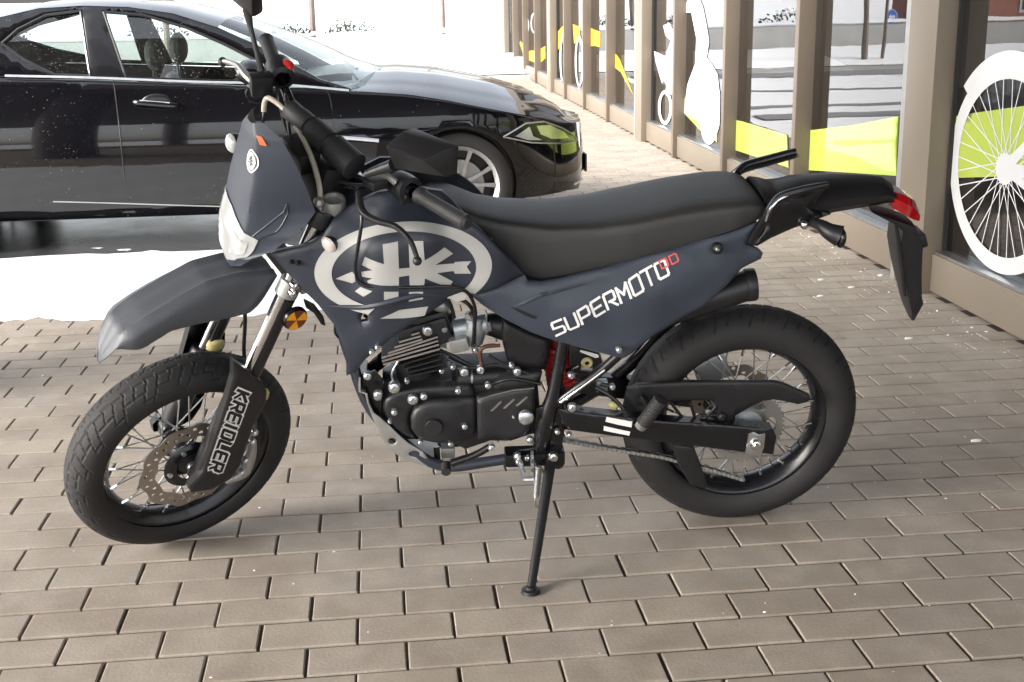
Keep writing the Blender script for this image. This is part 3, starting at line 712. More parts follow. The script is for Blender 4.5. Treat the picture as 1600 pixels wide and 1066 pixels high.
skin([F for F in ccp([(526, 222), (590, 224), (586, 262), (540, 270)])], lambda s, z, d: F1(s, z, d-.002), .03, thick=.002).build('side_vent', 'cartrim', CAR)
hc = ccp([(243, 161)])[0]
MB().sphere(F1(hc[0], hc[1], .004), .075, 16, (1.1, .12, .62)).build('handle_recess', 'cartrim', CAR)
hd = MB(); ha, hb = ccp([(208, 161)])[0], ccp([(276, 164)])[0]
hd.tube([F1(*ha, -.005), F1(ha[0]+.03, ha[1], -.035), F1(hb[0]-.03, hb[1], -.035), F1(*hb, -.005)], [.010, .014, .014, .010], 8, 5); hd.build('door_handle', 'blackgloss', CAR); strip([(ha[0]+.035, ha[1]+.012), (hb[0]-.035, hb[1]+.012)], .0035, 'chrome', 'handle_trim', -.046)
wmr = MB(); mx_, mz_ = cpx(392, 113, -.12); wmr.sphere((mx_, -.10, mz_), .11, 14, (.8, 1.1, .62)); wmo = wmr.build('wing_mirror', 'paint', CAR)
MB().tube([(mx_-.02, -.02, mz_-.07), (mx_+.02, .10, mz_-.09)], .02, 8).build('stalk', 'cartrim', wmo)
# headlight on the corner
def s_of(px, py):
    best = None
    for s in np.linspace(.2, SEND, 260):
        x, l = plan(s); y_ = CY+l; d = ray(px, py); t = y_/d.y; e = abs(d.x*t-x); 
        if best is None or e < best[0]: best = (e, s, CAMZ+d.z*t)
    return best[1], best[2]
def sp(l): return [s_of(*p) for p in l]
HL = skin(sp([(787, 214), (803, 204), (822, 193), (850, 190), (880, 200), (898, 212), (903, 219), (880, 224), (830, 223)]), lambda s, z, d: F1(s, z, d-.004), .02, thick=.004, edge=.008, drop=.003).build('headlight', 'lampglass', CAR)
skin(sp([(790, 214), (822, 194), (850, 191), (880, 201), (897, 212), (901, 218), (880, 223), (830, 222)]), lambda s, z, d: F1(s, z, d-.0015), .02, thick=.002).build('lamp_housing', 'blackgloss', HL)
skin(sp([(805, 213), (828, 198), (833, 213), (848, 219), (825, 219)]), lambda s, z, d: F1(s, z, d-.0028), .02, thick=.001).build('lamp_reflector', 'lens', HL)
skin(sp([(838, 197), (860, 195), (884, 207), (890, 216), (862, 217), (845, 210)]), lambda s, z, d: F1(s, z, d-.0028), .02, thick=.001).build('lamp_reflector', 'silver', HL)
M['carlens'] = mat('bright_lamp_reflector', (.85, .86, .88), .15, .3, var=.1, vscale=30)
HL.children[1].data.materials[0] = M['carlens']
hp = dens(sp([(787, 214), (803, 204), (822, 193), (850, 190), (880, 200), (898, 212), (903, 219), (880, 224), (830, 223)]), .03); MB().tube([F1(s, z, -.005) for s, z in hp+[hp[0]]], .0045, 6).build('lamp_rim', 'silver', HL)
skin(sp([(868, 285), (912, 279), (913, 292), (870, 299)]), lambda s, z, d: F1(s, z, d-.002), .02, thick=.002).build('air_intake', 'cartrim', CAR)
g_ = MB()
for k in range(5): g_.box((NOSE-.055+.0, CW, .36+k*.04), (.03, .62-abs(k-2)*.05, .012))
g_.box((NOSE-.06, CW, .44), (.02, .66, .26)); g_.build('grille', 'cartrim', CAR)
MB().tube([F1(SEND*.72, .245, -.01), F1(SEND*.85, .24, -.02), F1(SEND*.97, .25, -.02)], .008, 6, 4).build('bumper_trim', 'silver', CAR)
nplate = MB().box((NOSE+.0, CW, .34), (.012, .52, .11)).build('number_plate', 'blackgloss', CAR)
# car wheels
def car_wheel(x, yc, sgn):
    mw = Matrix.Translation((x, yc, WR_)) @ Matrix.Diagonal((.9, 1, .9, 1))
    if sgn < 0: mw = mw @ Matrix.Rotation(math.pi, 4, 'Z')
    r = MB().lathe([(.225, .02), (.245, -.005), (.252, -.010), (.256, .0), (.245, .03), (.235, .12), (.235, .2)], 56)
    rim = r.build('wheel', 'alu', CAR, mw)
    MB().lathe([(.250, .0), (.262, -.015), (.30, -.022), (.333, -.010), (.345, .02), (.345, .19), (.30, .22), (.25, .2)], 56).build('tyre', 'rubber', rim)
    MB().lathe([(.001, .06), (.16, .06), (.165, .07), (.16, .085), (.001, .085)], 40).build('brake_disc', 'disc', rim)
    MB().lathe([(.001, .002), (.045, .004), (.06, .02), (.062, .06)], 24).build('hub', 'alu', rim)
    sp_ = MB()
    a0 = R(90)
    for dx in (-.055, .055):
        ra = [(.045, .012*np.sign(dx)), (.14, dx*.62), (.236, dx*1.15)]
        sp_.loft([[(u-wd, .010+.012*(1-r_/.24), r_), (u+wd, .010+.012*(1-r_/.24), r_), (u+wd*.8, .045, r_), (u-wd*.8, .045, r_)] for (r_, u), wd in zip(ra, (.014, .010, .016))])
    ms = sp_.mesh('spoke', ang=30)
    ms.materials.append(M['silver'])
    for k in range(5):
        o = bpy.data.objects.new('spoke', ms); C.objects.link(o); o.parent = rim; o.matrix_basis = Matrix.Rotation(R(4)+k*2*math.pi/5, 4, 'Y')
    return rim
car_wheel(FAX, .055, 1); car_wheel(RAX, .055, 1); car_wheel(FAX, 2*CW-.055, -1); car_wheel(RAX, 2*CW-.055, -1)
# ------------------------------------------------------------------ motorcycle
BX_, BY_, BTH, BPH = 0.8966755, 3.09276418, -0.03077756, 0.18611264
WB, DE, RK, TR = 1.43602284, 0.58850418, 0.48936377, .09
ct, s_t, cph, sph = math.cos(BTH), math.sin(BTH), math.cos(BPH), math.sin(BPH)
RM = Matrix(((-ct, cph*s_t, sph*s_t, BX_), (-s_t, -cph*ct, -sph*ct, BY_), (0, -sph, cph, 0), (0, 0, 0, 1)))
BIKE = thing('motorcycle', 'dark navy supermoto motorcycle leaning on its side stand on the brick pavement', 'motorcycle')
BIKE.matrix_world = RM; RMi = RM.inverted()
spt = Vector((WB+TR, 0, 0)); sax = Vector((-math.sin(RK), 0, math.cos(RK)))
ST = Matrix.Translation(spt) @ Matrix.Rotation(DE, 4, sax) @ Matrix.Translation(-spt); STi = ST.inverted()
def _pl(px, py, lat, Mi):
    o = Mi @ Vector((0, 0, CAMZ)); d = Mi.to_3x3() @ ray(px, py); t = (lat-o.y)/d.y; return o+d*t
def U(px, py, lat=0): return _pl(px, py, lat, RMi)
def S(px, py, lat=0): return _pl(px, py, lat, STi @ RMi)
def W(p): return RMi @ Vector(p)
def bb(mb, name, m, parent=None, steer=False, **k):
    o = mb.build(name, m, parent or BIKE, (ST if (steer and parent is None) else None), **k); return o
def field(ctrl, fr=U):
    P = []
    for px, py, lat in ctrl:
        q = fr(px, py, lat); P.append((q.x, q.z, lat))
    P = np.array(P)
    def f(x, z):
        w_ = 1/((P[:, 0]-x)**2+(P[:, 1]-z)**2+.0018)**2; return float((w_*P[:, 2]).sum()/w_.sum())
    return f
def onf(pts, lf, fr=U):
    o = []
    for px, py in pts:
        lat = .14
        for _ in range(8): q = fr(px, py, lat); lat = lf(q.x, q.z)
        o.append((q.x, q.z))
    return o
def FF(lf, off=0):
    return lambda x, z, d: (x, lf(x, z)-d+off, z)
def const(l): return lambda x, z: l
def panel(name, m, pts, lat, fr=U, steer=False, res=.02, holes=(), thick=.004, edge=.006, drop=.003, parent=None, off=0):
    lf = lat if callable(lat) else const(lat)
    P = onf(pts, lf, fr); H_ = [onf(h, lf, fr) for h in holes]
    return bb(skin(P, FF(lf, off), res, H_, thick, edge, drop), name, m, parent, steer)
def rod(name, m, pts, r, fr=U, steer=False, n=12, smooth=4, parent=None, **k):
    return bb(MB().tube([fr(*p) for p in pts], r, n, smooth if len(pts) > 2 else 0, **k), name, m, parent, steer)
def bolt(px, py, lat, r=.008, m='zinc', fr=U, steer=False, name='bolt', parent=None, h=.008):
    c = fr(px, py, lat); mb = MB()
    mb.lathe([(.0005, h), (r*.55, h), (r*.72, h*.75), (r, h*.6), (r*1.15, h*.2), (r*1.15, -h)], 10, 'y', c=c)
    return bb(mb, name, m, parent, steer, clean=False)

# --- wheels
def tyre_mesh(Rt, wd, pat):
    na, nw = 720, 46; mb = MB(); v = []; hw = wd/2
    prof = []
    for j in range(nw+1):
        t = -1+2*j/nw; a = t*R(128)
        y = hw*math.sin(a)*1.0; r = Rt-hw*.86*(1-math.cos(a))*(1.0 if abs(a) < R(90) else 1.0)
        if abs(t) > .93: r = max(r, .2165)
        prof.append((r, y, t))
    rb = .216
    for i in range(na):
        A = 2*math.pi*i/na; ca, sa = math.cos(A), math.sin(A)
        for j, (r, y, t) in enumerate(prof):
            g = 0; ta = abs(t)*128/90; deg = math.degrees(A)
            if ta < .92:
                sg_ = 1 if t > 0 else -1; D_ = .0024 if pat == 0 else .0028
                zig = .13+.05*abs(((deg/6) % 2)-1)
                if abs(ta-zig) < .028: g = D_
                ph = (deg+ta*11*sg_*(1 if pat == 0 else .7)+(3 if sg_ < 0 else 0)) % 6
                k6 = int((deg+ta*11*sg_+(3 if sg_ < 0 else 0)) // 6) % 3
                hi_ = (.52, .78, .90)[k6] if pat == 0 else (.40, .62, .5)[k6]
                if zig+.03 < ta < hi_ and ph < .9: g = D_
                if pat == 0 and abs(ta-.47-.04*abs(((deg/6) % 2)-1)) < .022 and k6 != 1: g = D_*.8
                if pat == 0 and abs(ta-.74) < .02 and k6 == 1: g = D_*.7
            rr = r-g*math.cos(t*R(128)); yy = y-g*math.sin(t*R(128))
            v.append((rr*ca, yy, rr*sa))
    f = []; n = nw+1
    for i in range(na):
        k = (i+1) % na
        for j in range(nw): f.append((i*n+j, i*n+j+1, k*n+j+1, k*n+j))
    return mb.add(v, f)
def disc_mesh(r0, r1, wav, nh, y, th=.004):
    P = []; Hs = []
    for k in range(120):
        a = 2*math.pi*k/120; r = r1+wav*math.cos(a*10); P.append((r*math.cos(a), r*math.sin(a)))
    inner = [((r0+wav*.8*math.cos(10*2*math.pi*k/60))*math.cos(2*math.pi*k/60), (r0+wav*.8*math.cos(10*2*math.pi*k/60))*math.sin(2*math.pi*k/60)) for k in range(60)]
    Hs.append(inner)
    for k in range(nh):
        for q, rr in enumerate((r0+(r1-r0)*.35, r0+(r1-r0)*.68)):
            a = 2*math.pi*(k+.5*q)/nh; c_ = (rr*math.cos(a), rr*math.sin(a)); Hs.append([(c_[0]+.0055*math.cos(b), c_[1]+.0055*math.sin(b)) for b in [2*math.pi*i/8 for i in range(8)]])
    a = skin(P, lambda u, v, d: (u, y-d, v), .02, Hs, thick=th)
    b = skin(P, lambda u, v, d: (u, y-th, v), .02, Hs, thick=0); return a.add(b.v, b.f)
def spokes(parent, r1, hubr, yh, yr, n=36):
    mb = MB().tube([(0, 0, 0), (0, 0, 1)], .0019, 6)
    ms = mb.mesh('spoke'); ms.materials.append(M['zinc'])
    nb = MB().tube([(0, 0, 0), (0, 0, .018)], [.0042, .0034], 6).mesh('nipple'); nb.materials.append(M['chrome'])
    for k in range(n):
        a = 2*math.pi*k/n+.03; sd_ = 1 if k % 2 else -1; a2 = a+(R(52) if (k//2) % 2 else -R(52))
        p = Vector((math.cos(a)*r1, sd_*yr, math.sin(a)*r1)); q = Vector((math.cos(a2)*hubr, sd_*yh, math.sin(a2)*hubr)); d = p-q
        rot = d.to_track_quat('Z', 'Y').to_matrix().to_4x4()
        o = bpy.data.objects.new('spoke', ms); C.objects.link(o); o.parent = parent; o.matrix_basis = Matrix.Translation(q) @ rot @ Matrix.Diagonal((1, 1, d.length, 1))
        o = bpy.data.objects.new('spoke_nipple', nb); C.objects.link(o); o.parent = parent; o.matrix_basis = Matrix.Translation(p) @ (-d).to_track_quat('Z', 'Y').to_matrix().to_4x4()
def wheel(Rt, wd, rimw, mw, rear):
    h = rimw/2
    rim = MB().lathe([(.2185, -h), (.226, -h), (.227, -h+.005), (.214, -h+.010), (.205, -h+.022), (.199, -.012), (.1975, 0), (.199, .012), (.205, h-.022), (.214, h-.010), (.227, h-.005), (.226, h), (.2185, h), (.212, h-.004), (.200, h-.018), (.193, .013), (.191, 0), (.193, -.013), (.200, -h+.018), (.212, -h+.004)], 96, closed=True)
    w_ = rim.build('wheel', 'blackgloss', BIKE, mw)
    tyre_mesh(Rt, wd, 1 if rear else 0).build('tyre', 'rubber', w_, clean=False, ang=24)
    spokes(w_, .194, .052 if rear else .040, .035, .012)
    hb = MB().lathe([(.012, -.06), (.030, -.055), (.034, -.042), (.056 if rear else .046, -.040), (.056 if rear else .046, -.032), (.032, -.026), (.028, 0), (.032, .026), (.056 if rear else .046, .032), (.056 if rear else .046, .040), (.034, .042), (.030, .055), (.012, .06)], 40); hb.build('hub', 'alu' if rear else 'eng', w_)
    return w_
RR0, RF0 = .307, .293
mw_r = Matrix.Translation((0, 0, RR0)) @ Matrix.Rotation(R(3), 4, 'Y'); mw_f = ST @ Matrix.Translation((WB, 0, RF0))
wr = wheel(RR0, .132, .088, mw_r, True)
wf = wheel(RF0, .112, .076, mw_f, False)
# rear sprocket, chain side
sprk = []
for k in range(48*4):
    a = 2*math.pi*k/(48*4); r = .100+(.0035 if k % 4 in (1, 2) else -.002); sprk.append((r*math.cos(a), r*math.sin(a)))
hol = []
for k in range(6):
    a = 2*math.pi*k/6; hol.append([((.068+.014*math.cos(b))*math.cos(a+.32*math.sin(b)), (.068+.014*math.cos(b))*math.sin(a+.32*math.sin(b))) for b in [2*math.pi*i/16 for i in range(16)]])
spm = skin(sprk, lambda u, v, d: (u, .068-d, v), .02, hol, thick=.006); spm.build('sprocket', 'disc', wr)
MB().lathe([(.018, .095), (.026, .092), (.030, .075), (.048, .072), (.050, .060), (.050, .04)], 30).build('hub_carrier', 'carb', wr)
disc_mesh(.078, .110, .003, 10, -.066).build('brake_disc', 'gold', wr)
dm = disc_mesh(.092, .130, .004, 20, .060); dm.build('brake_disc', 'gold', wf)
MB().lathe([(.040, .062), (.060, .064), (.066, .060), (.070, .055), (.066, .048)], 36).build('disc_carrier', 'blackgloss', wf)
for k in range(5):
    a = 2*math.pi*k/5; MB().lathe([(.0005, .07), (.006, .07), (.007, .06)], 8, c=(.058*math.cos(a), 0, .058*math.sin(a))).build('bolt', 'zinc', wf)
MB().lathe([(.0005, .125), (.012, .125), (.014, .118), (.014, .06)], 16).build('axle', 'zinc', wf)

# --- fork and front end (steered)
LEG = .098
axw = Vector((WB, 0, RF0)); dirf = Vector((-math.sin(RK*.92), 0, math.cos(RK*.92)))
topc = S(452, 440, LEG); botc = axw+Vector((-.005, LEG, -.005))
for sg in (1, -1):
    fx = Vector((1, sg, 1)); T_ = Vector((topc.x, topc.y*sg, topc.z)); B_ = Vector((botc.x, botc.y*sg, botc.z)); dd = (T_-B_)
    perp = Vector((dd.z, 0, -dd.x)).normalized()
    fk = bb(MB().tube([B_+dd*.40, T_+dd*.34], .0165, 24), 'fork_tube', 'chrome', steer=True)
    bb(MB().loft([[ (B_+dd*t)+perp*(-.009)+(-perp*math.cos(a)*.0235+Vector((0, 1, 0))*math.sin(a)*.0235) for a in [R(-122)+R(244)*k/14 for k in range(15)]]+[ (B_+dd*t)+perp*(-.009)+(-perp*math.cos(a)*.0205+Vector((0, 1, 0))*math.sin(a)*.0205) for a in [R(122)-R(244)*k/14 for k in range(15)]] for t in (.42, .93)]), 'stanchion_guard', 'black', fk)
    bb(MB().tube([B_-dd*.03, B_+dd*.1, B_+dd*.42, B_+dd*.43], [.024, .030, .030, .026], 24), 'fork_leg', 'black', steer=True)
    bb(MB().lathe([(.0005, .0), (.018, 0), (.020, -.01), (.020, -.05)], 20, c=(axw.x, sg*.128 if sg > 0 else -.078, axw.z)), 'axle_clamp', 'black', steer=True)
# guard with lettering on the near leg
gpts = [(366, 566), (384, 578), (410, 598), (418, 612), (417, 632), (408, 648), (397, 668), (389, 692), (376, 730), (362, 750), (332, 767), (300, 772), (298, 761), (318, 740), (330, 706), (345, 660), (358, 618), (366, 590)]
glf = const(.132)
guard = panel('fork_guard', 'black', gpts, glf, S, True, res=.014, thick=.02, edge=.008, drop=.005)
gp = onf(gpts, glf, S); bb(skin([(x, z) for x, z in gp], lambda x, z, d: (x, -glf(x, z)+d, z), .02, thick=.02), 'fork_guard', 'blackgloss', steer=True)
FONT = {'S': [[(1, 1), (.1, 1), (0, .9), (0, .55), (.9, .5), (1, .4), (1, .1), (.9, 0), (0, 0)]], 'U': [[(0, 1), (0, .1), (.1, 0), (.9, 0), (1, .1), (1, 1)]],
 'P': [[(0, 0), (0, 1), (.9, 1), (1, .9), (1, .5), (.9, .4), (.0, .4)]], 'E': [[(1, 1), (.1, 1), (0, .9), (0, .1), (.1, 0), (1, 0)], [(0, .5), (.85, .5)]],
 'Q': [[(0, 0), (0, .9), (.1, 1), (.9, 1), (1, .9), (1, .55), (.9, .42), (.35, .42)], [(.45, .42), (1, 0)]],
 'R': [[(0, 0), (0, 1), (.9, 1), (1, .88), (1, .55), (.88, .45), (0, .45)], [(.5, .45), (1, 0)]],
 'M': [[(0, 0), (0, 1), (.5, .42), (1, 1), (1, 0)]], 'O': [[(.1, 0), (0, .1), (0, .9), (.1, 1), (.9, 1), (1, .9), (1, .1), (.9, 0), (.1, 0)]],
 'T': [[(-.1, 1), (1.1, 1)], [(.5, 1), (.5, 0)]], 'D': [[(.0, 0), (0, 1), (.85, 1), (1, .85), (1, .15), (.85, 0), (0, 0)]],
 'K': [[(0, 0), (0, 1)], [(1, 1), (.08, .5), (1, 0)]], 'I': [[(.5, 0), (.5, 1)]], 'L': [[(0, 1), (0, 0), (1, 0)]]}
def strokes(txt, o, ux, uy, cw, adv, wd, lf, off, fr, italic=0, wI=None):
    """lettering laid on a panel; o, ux, uy are pixels on that panel"""
    mb = MB(); P0 = onf([o, (o[0]+ux[0], o[1]+ux[1]), (o[0]+uy[0], o[1]+uy[1])], lf, fr)
    O = np.array(P0[0]); X_ = np.array(P0[1])-O; Y_ = np.array(P0[2])-O; cur = 0; lay = 0
    wl = wd*np.hypot(*Y_)
    for ch in txt:
        cwx = cw*(.45 if ch == 'I' else 1)
        for st_ in FONT[ch]:
            q = [O+X_*(cur+(a+(0 if ch != 'I' else 0))*cwx)+Y_*b for a, b in st_]
            for i in range(len(q)-1):
                d = q[i+1]-q[i]; L_ = np.hypot(*d)
                if L_ < 1e-7: continue
                d = d/L_; n_ = np.array((-d[1], d[0]))*wl/2; a = q[i]-d*wl*.38; b = q[i+1]+d*wl*.38; lay += 1
                c4 = [a-n_, b-n_, b+n_, a+n_]; mb.add([(p[0], lf(p[0], p[1])+off+lay*1.5e-6, p[1]) for p in c4], [(0, 1, 2, 3)])
        cur += cwx+adv*cw
    return mb
# text runs down the guard: start K near the top, letters' up direction points left-up
for wd, off, m in ((.44, .0012, 'white'), (.22, .0022, 'blackgloss')):
    bb(strokes('KREIDLER', (371, 609), (-43, 122), (17, 7), .094, .46, wd, glf, off, S), 'lettering', m, guard, clean=False, smooth=False)
# caliper
bb(MB().sphere(S(376, 734, .075), .026, 12, (1.2, .8, 1.2)), 'brake_caliper', 'alu', steer=True)
bb(MB().tube([S(396, 690, .09), S(392, 712, .09), S(380, 738, .09), S(352, 752, .09)], [.008, .014, .016, .009], 12, 4), 'caliper_bracket', 'alu', steer=True)
for p in ((384, 719), (378, 738), (395, 690), (398, 676)): bolt(*p, .112, .008, fr=S, steer=True)
bb(MB().sphere(S(412, 617, .075), .016, 8, (1, .6, 1.3)), 'hose_clip', 'yellowplug', steer=True)
bb(MB().sphere(S(337, 540, -.075), .022, 8, (1.2, .6, .8)), 'hose_clip', 'yellowplug', steer=True)
rod('brake_hose', 'black', [(381, 450, -.02), (383, 500, -.02), (381, 545, -.03), (384, 570, -.06)], .005, S, True)
# triple clamps
for zz, nm in ((0, 'lower_clamp'),):
    a = S(452, 447, LEG)
    dd = (topc-botc).normalized()
    for sg, m_ in ((1, 'alu'), (-1, 'black')):
        c_ = Vector((a.x, a.y*sg, a.z)); bb(MB().tube([c_-dd*.026, c_-dd*.022, c_+dd*.016, c_+dd*.020], [.022, .0275, .0275, .022], 20), nm, m_, steer=True)
    bb(MB().box((a.x-.03, 0, a.z+.005), (.045, .15, .03)), 'clamp_bridge', 'black', steer=True, bevel=.004)
    bb(MB().box((a.x-.034, a.y+.004, a.z-.004), (.026, .03, .036)), 'clamp_lug', 'alu', steer=True, bevel=.004)
    for p in ((461, 447), (458, 459)): bolt(*p, .136, .010, fr=S, steer=True, m='chrome')
uc = (topc-botc)*1.30+botc
mb = MB()
for sg in (1, -1):
    c_ = Vector((uc.x, uc.y*sg, uc.z)); mb.tube([c_-dd*.018, c_+dd*.022], .031, 20)
mb.box((uc.x-.03, 0, uc.z), (.06, .19, .028)); bb(mb, 'upper_clamp', 'eng', steer=True, bevel=.004)
c_ = S(521, 318, .098); bb(MB().lathe([(.0005, .006), (.019, .006), (.021, .014), (.026, .014), (.028, .008), (.028, -.026)], 28, 'z', c=c_), 'fork_cap', 'alu', steer=True)
# reflector
rc = S(461, 498, .125); amb = bb(MB().lathe([(.0005, .006), (.0285, .006), (.031, .001), (.031, -.006)], 28, c=rc), 'side_reflector', 'blackgloss', steer=True)
for k in range(6):
    a0 = R(60)*k+R(20); v = [(rc.x, rc.y+.0075, rc.z)]+[(rc.x+.027*math.cos(a0+R(60)*j/6), rc.y+.0072, rc.z+.027*math.sin(a0+R(60)*j/6)) for j in range(7)]
    bb(MB().add(v, [(0, j, j+1) for j in range(1, 7)]), 'reflector_facet', 'amber' if k % 2 == 0 else 'amberdk', amb, clean=False, smooth=False)
# front mudguard
def crv(pts, lat, fr):
    return [fr(px, py, lat) for px, py in pts]
def interp_curve(P, x):
    xs = [p.x for p in P]; zs = [p.z for p in P]; o = np.argsort(xs); return float(np.interp(x, np.array(xs)[o], np.array(zs)[o]))
topF = crv([(141, 548), (148, 528), (168, 491), (205, 463), (255, 433), (299, 409), (346, 397), (400, 392), (432, 398)], -.045, S)
crsF = crv([(148, 548), (191, 503), (227, 470), (280, 436), (350, 404), (420, 402), (436, 410)], .040, S)
botF = crv([(150, 552), (174, 554), (224, 543), (267, 516), (308, 505), (350, 497), (392, 488), (404, 478), (414, 466), (436, 432)], .062, S)
xf = max(p.x for p in topF)-.002; xb = S(434, 430, .062).x
sec = []
for i in range(41):
    t = i/40; x = xf+(xb-xf)*t
    zt_ = interp_curve(topF, x); zc_ = min(interp_curve(crsF, x), zt_+.004); zb_ = min(interp_curve(botF, x), zc_-.006); wv = min(1, (t/.20)**.6+.10)
    a, b = .042*wv, .064*wv*(1 if t < .75 else 1-.12*(t-.75)/.25)
    up_ = [(b, zb_), (b+.003, zb_*.5+zc_*.5), (b-.002, zc_*.82+zb_*.18), (a+.006, zc_-.002), (a, zc_+.002), (a*.7, (zt_*.75+zc_*.25)), (a*.3, zt_+.003), (0, zt_+.005)]
    full = [(x, y, z) for y, z in up_]+[(x, -y, z) for y, z in up_[-2::-1]]
    inn = [(x, y*.955, z-.004) for x, y, z in full[::-1]]
    sec.append(full+inn)
bb(MB().loft(sec), 'front_mudguard', 'fender', steer=True, ang=50)
# headlight fairing: rows of (centre, edge)
rows = [((390, 190), (412, 192), .030), ((386, 205), (440, 218), .070), ((383, 228), (455, 245), .092), ((378, 255), (468, 270), .108), ((372, 282), (480, 297), .120), ((366, 310), (493, 331), .128),
        ((361, 338), (480, 350), .130), ((357, 362), (455, 370), .126), ((356, 385), (428, 392), .112), ((356, 404), (395, 405), .085), ((357, 414), (375, 416), .05)]
def mask_sec(t):
    k = min(int(t), len(rows)-2); f = t-k; a, b = rows[k], rows[k+1]
    cpx_ = [a[0][i]*(1-f)+b[0][i]*f for i in (0, 1)]; epx = [a[1][i]*(1-f)+b[1][i]*f for i in (0, 1)]; lt = a[2]*(1-f)+b[2]*f
    return S(cpx_[0], cpx_[1], 0), S(epx[0], epx[1], lt), lt
def mask_pt(t, q, off=0):     # q in -1..1 across
    c_, e_, lt = mask_sec(t); a = abs(q)
    fl = .46                       # flat front facet up to here
    if a < fl: g = .06*(a/fl)**2
    else: g = .06+.94*((a-fl)/(1-fl))**1.15
    x = c_.x+(e_.x-c_.x)*g; z = c_.z+(e_.z-c_.z)*(a if a > fl else a*.8+.0)
    y = math.copysign(lt*min(1, a*1.0), q) if a > 0 else 0
    return (x+off, y+math.copysign(off, q)*a, z)
def mask_grid(t0, t1, q0, q1, nt_, nq, off=0):
    v = []; f = []
    for i in range(nt_+1):
        for j in range(nq+1): v.append(mask_pt(t0+(t1-t0)*i/nt_, q0+(q1-q0)*j/nq, off))
    for i in range(nt_):
        for j in range(nq): k = i*(nq+1)+j; f.append((k, k+1, k+nq+2, k+nq+1))
    return MB().add(v, f)
fair = bb(mask_grid(0, 10, -1, 1, 50, 40), 'headlight_fairing', 'navyhi', steer=True, ang=30)
def mask_poly(poly, off, nm, m, par=fair, res=.25):
    # poly in (q, t) space
    P = [(q*2.2, t) for q, t in poly]
    return bb(skin(P, lambda u, v, d: mask_pt(v, u/2.2, off-d), res, thick=.0), nm, m, par, ang=60)
mask_poly([(-.75, 4.9), (0, 5.4), (.35, 6.1), (.68, 7.1), (.72, 8.6), (0, 9.1), (-.5, 8.8), (-.9, 7.3)], .003, 'headlight_lens', 'lens')
mask_poly([(.20, 6.6), (.58, 7.3), (.60, 8.3), (.1, 8.6)], .0042, 'lens_facet', 'lens')
bc = (.37, 2.45); 
def circ(c, rq, rt, n=28): return [(c[0]+rq*math.cos(2*math.pi*k/n), c[1]+rt*math.sin(2*math.pi*k/n)) for k in range(n)]
mask_poly(circ(bc, .175, .66), .0022, 'round_badge', 'white', res=.3)
mask_poly(circ(bc, .145, .55), .0028, 'badge_ring', 'navyhi', res=.3)
mask_poly(circ(bc, .130, .49), .0034, 'badge_field', 'white', res=.3)
for dx in (-.022, .022): mask_poly([(bc[0]+dx-.009, bc[1]-.26), (bc[0]+dx+.009, bc[1]-.26), (bc[0]+dx+.009, bc[1]+.26), (bc[0]+dx-.009, bc[1]+.26)], .0042, 'badge_bar', 'navy', res=.3)
for k, a in enumerate((20, 70, 110, 160, 200, 250, 290, 340)):
    ca, sa = math.cos(R(a)), math.sin(R(a)); mask_poly([(bc[0]+ca*.04-sa*.008, bc[1]+sa*.16+ca*.03), (bc[0]+ca*.09-sa*.008, bc[1]+sa*.36+ca*.03), (bc[0]+ca*.09+sa*.008, bc[1]+sa*.36-ca*.03), (bc[0]+ca*.04+sa*.008, bc[1]+sa*.16-ca*.03)], .0046+k*.00005, 'badge_ray', 'navy', res=.3)
mask_poly([(.53, .80), (.66, .88), (.71, 1.42), (.58, 1.38)], .003, 'orange_marker', 'orange', res=.3)
# triangular recess edge
for a, b in (((.52, 7.6), (.80, 4.6)), ((.80, 4.6), (.80, 6.6)), ((.80, 6.6), (.52, 7.6))):
    bb(MB().tube([mask_pt(a[1]*(1-k/8)+b[1]*k/8, a[0]*(1-k/8)+b[0]*k/8, .0005) for k in range(9)], .0022, 6), 'recess_edge', 'navy', fair)
def signal(c, axis, m, steer, ln=.028, par=None, nm='turn_signal'):
    q = Vector(axis).normalized(); base = Vector(c)
    o = bb(MB().tube([base-q*.05, base-q*.035, base-q*.01, base], [.010, .015, .022, .023], 16, smooth=3), nm, 'black', steer=steer)
    rot = q.to_track_quat('Z', 'Y').to_matrix()
    mb = MB(); mb.sphere(base, .0225, 16, (1, 1, .55), rot); bb(mb, 'signal_lens', m, o); return o
signal(S(513, 383, .150), (.85, .35, -.1), 'lenspink', True)
signal(S(362, 224, -.135), (.9, .1, .1), 'lens', True)
rod('signal_stalk', 'black', [(519, 368, .10), (524, 378, .14)], .012, S, True)
# handlebar
hb = [(415, 62, -.38), (440, 122, -.22), (458, 170, -.12), (560, 262, .10), (640, 300, .20), (730, 348, .38)]
gripR = [S(415, 64, -.385), S(436, 118, -.22)]
barp = [S(420, 80, -.37), S(440, 128, -.21), S(478, 215, -.11), S(505, 262, -.05), S(560, 285, .05), S(600, 290, .11), S(655, 305, .20), S(728, 346, .375)]
bar = bb(MB().tube(barp, .0115, 14, 4), 'handlebar', 'blackgloss', steer=True)
def grip(a, b, nm='grip', r=.0165):
    a, b = Vector(a), Vector(b); n_ = 22; pts = []; rr = []
    for k in range(n_+1):
        pts.append(a+(b-a)*k/n_); rr.append(r*(1.10 if k in (0, 1) else 1.0+(.035 if k % 2 else 0)))
    rr[0] = r*.7; rr[-1] = r*1.25; rr[-2] = r*1.28
    return bb(MB().tube(pts, rr, 20), nm, 'griprub', steer=True)
grip(S(732, 350, .385), S(655, 305, .215)); grip(S(415, 60, -.39), S(434, 112, -.235))
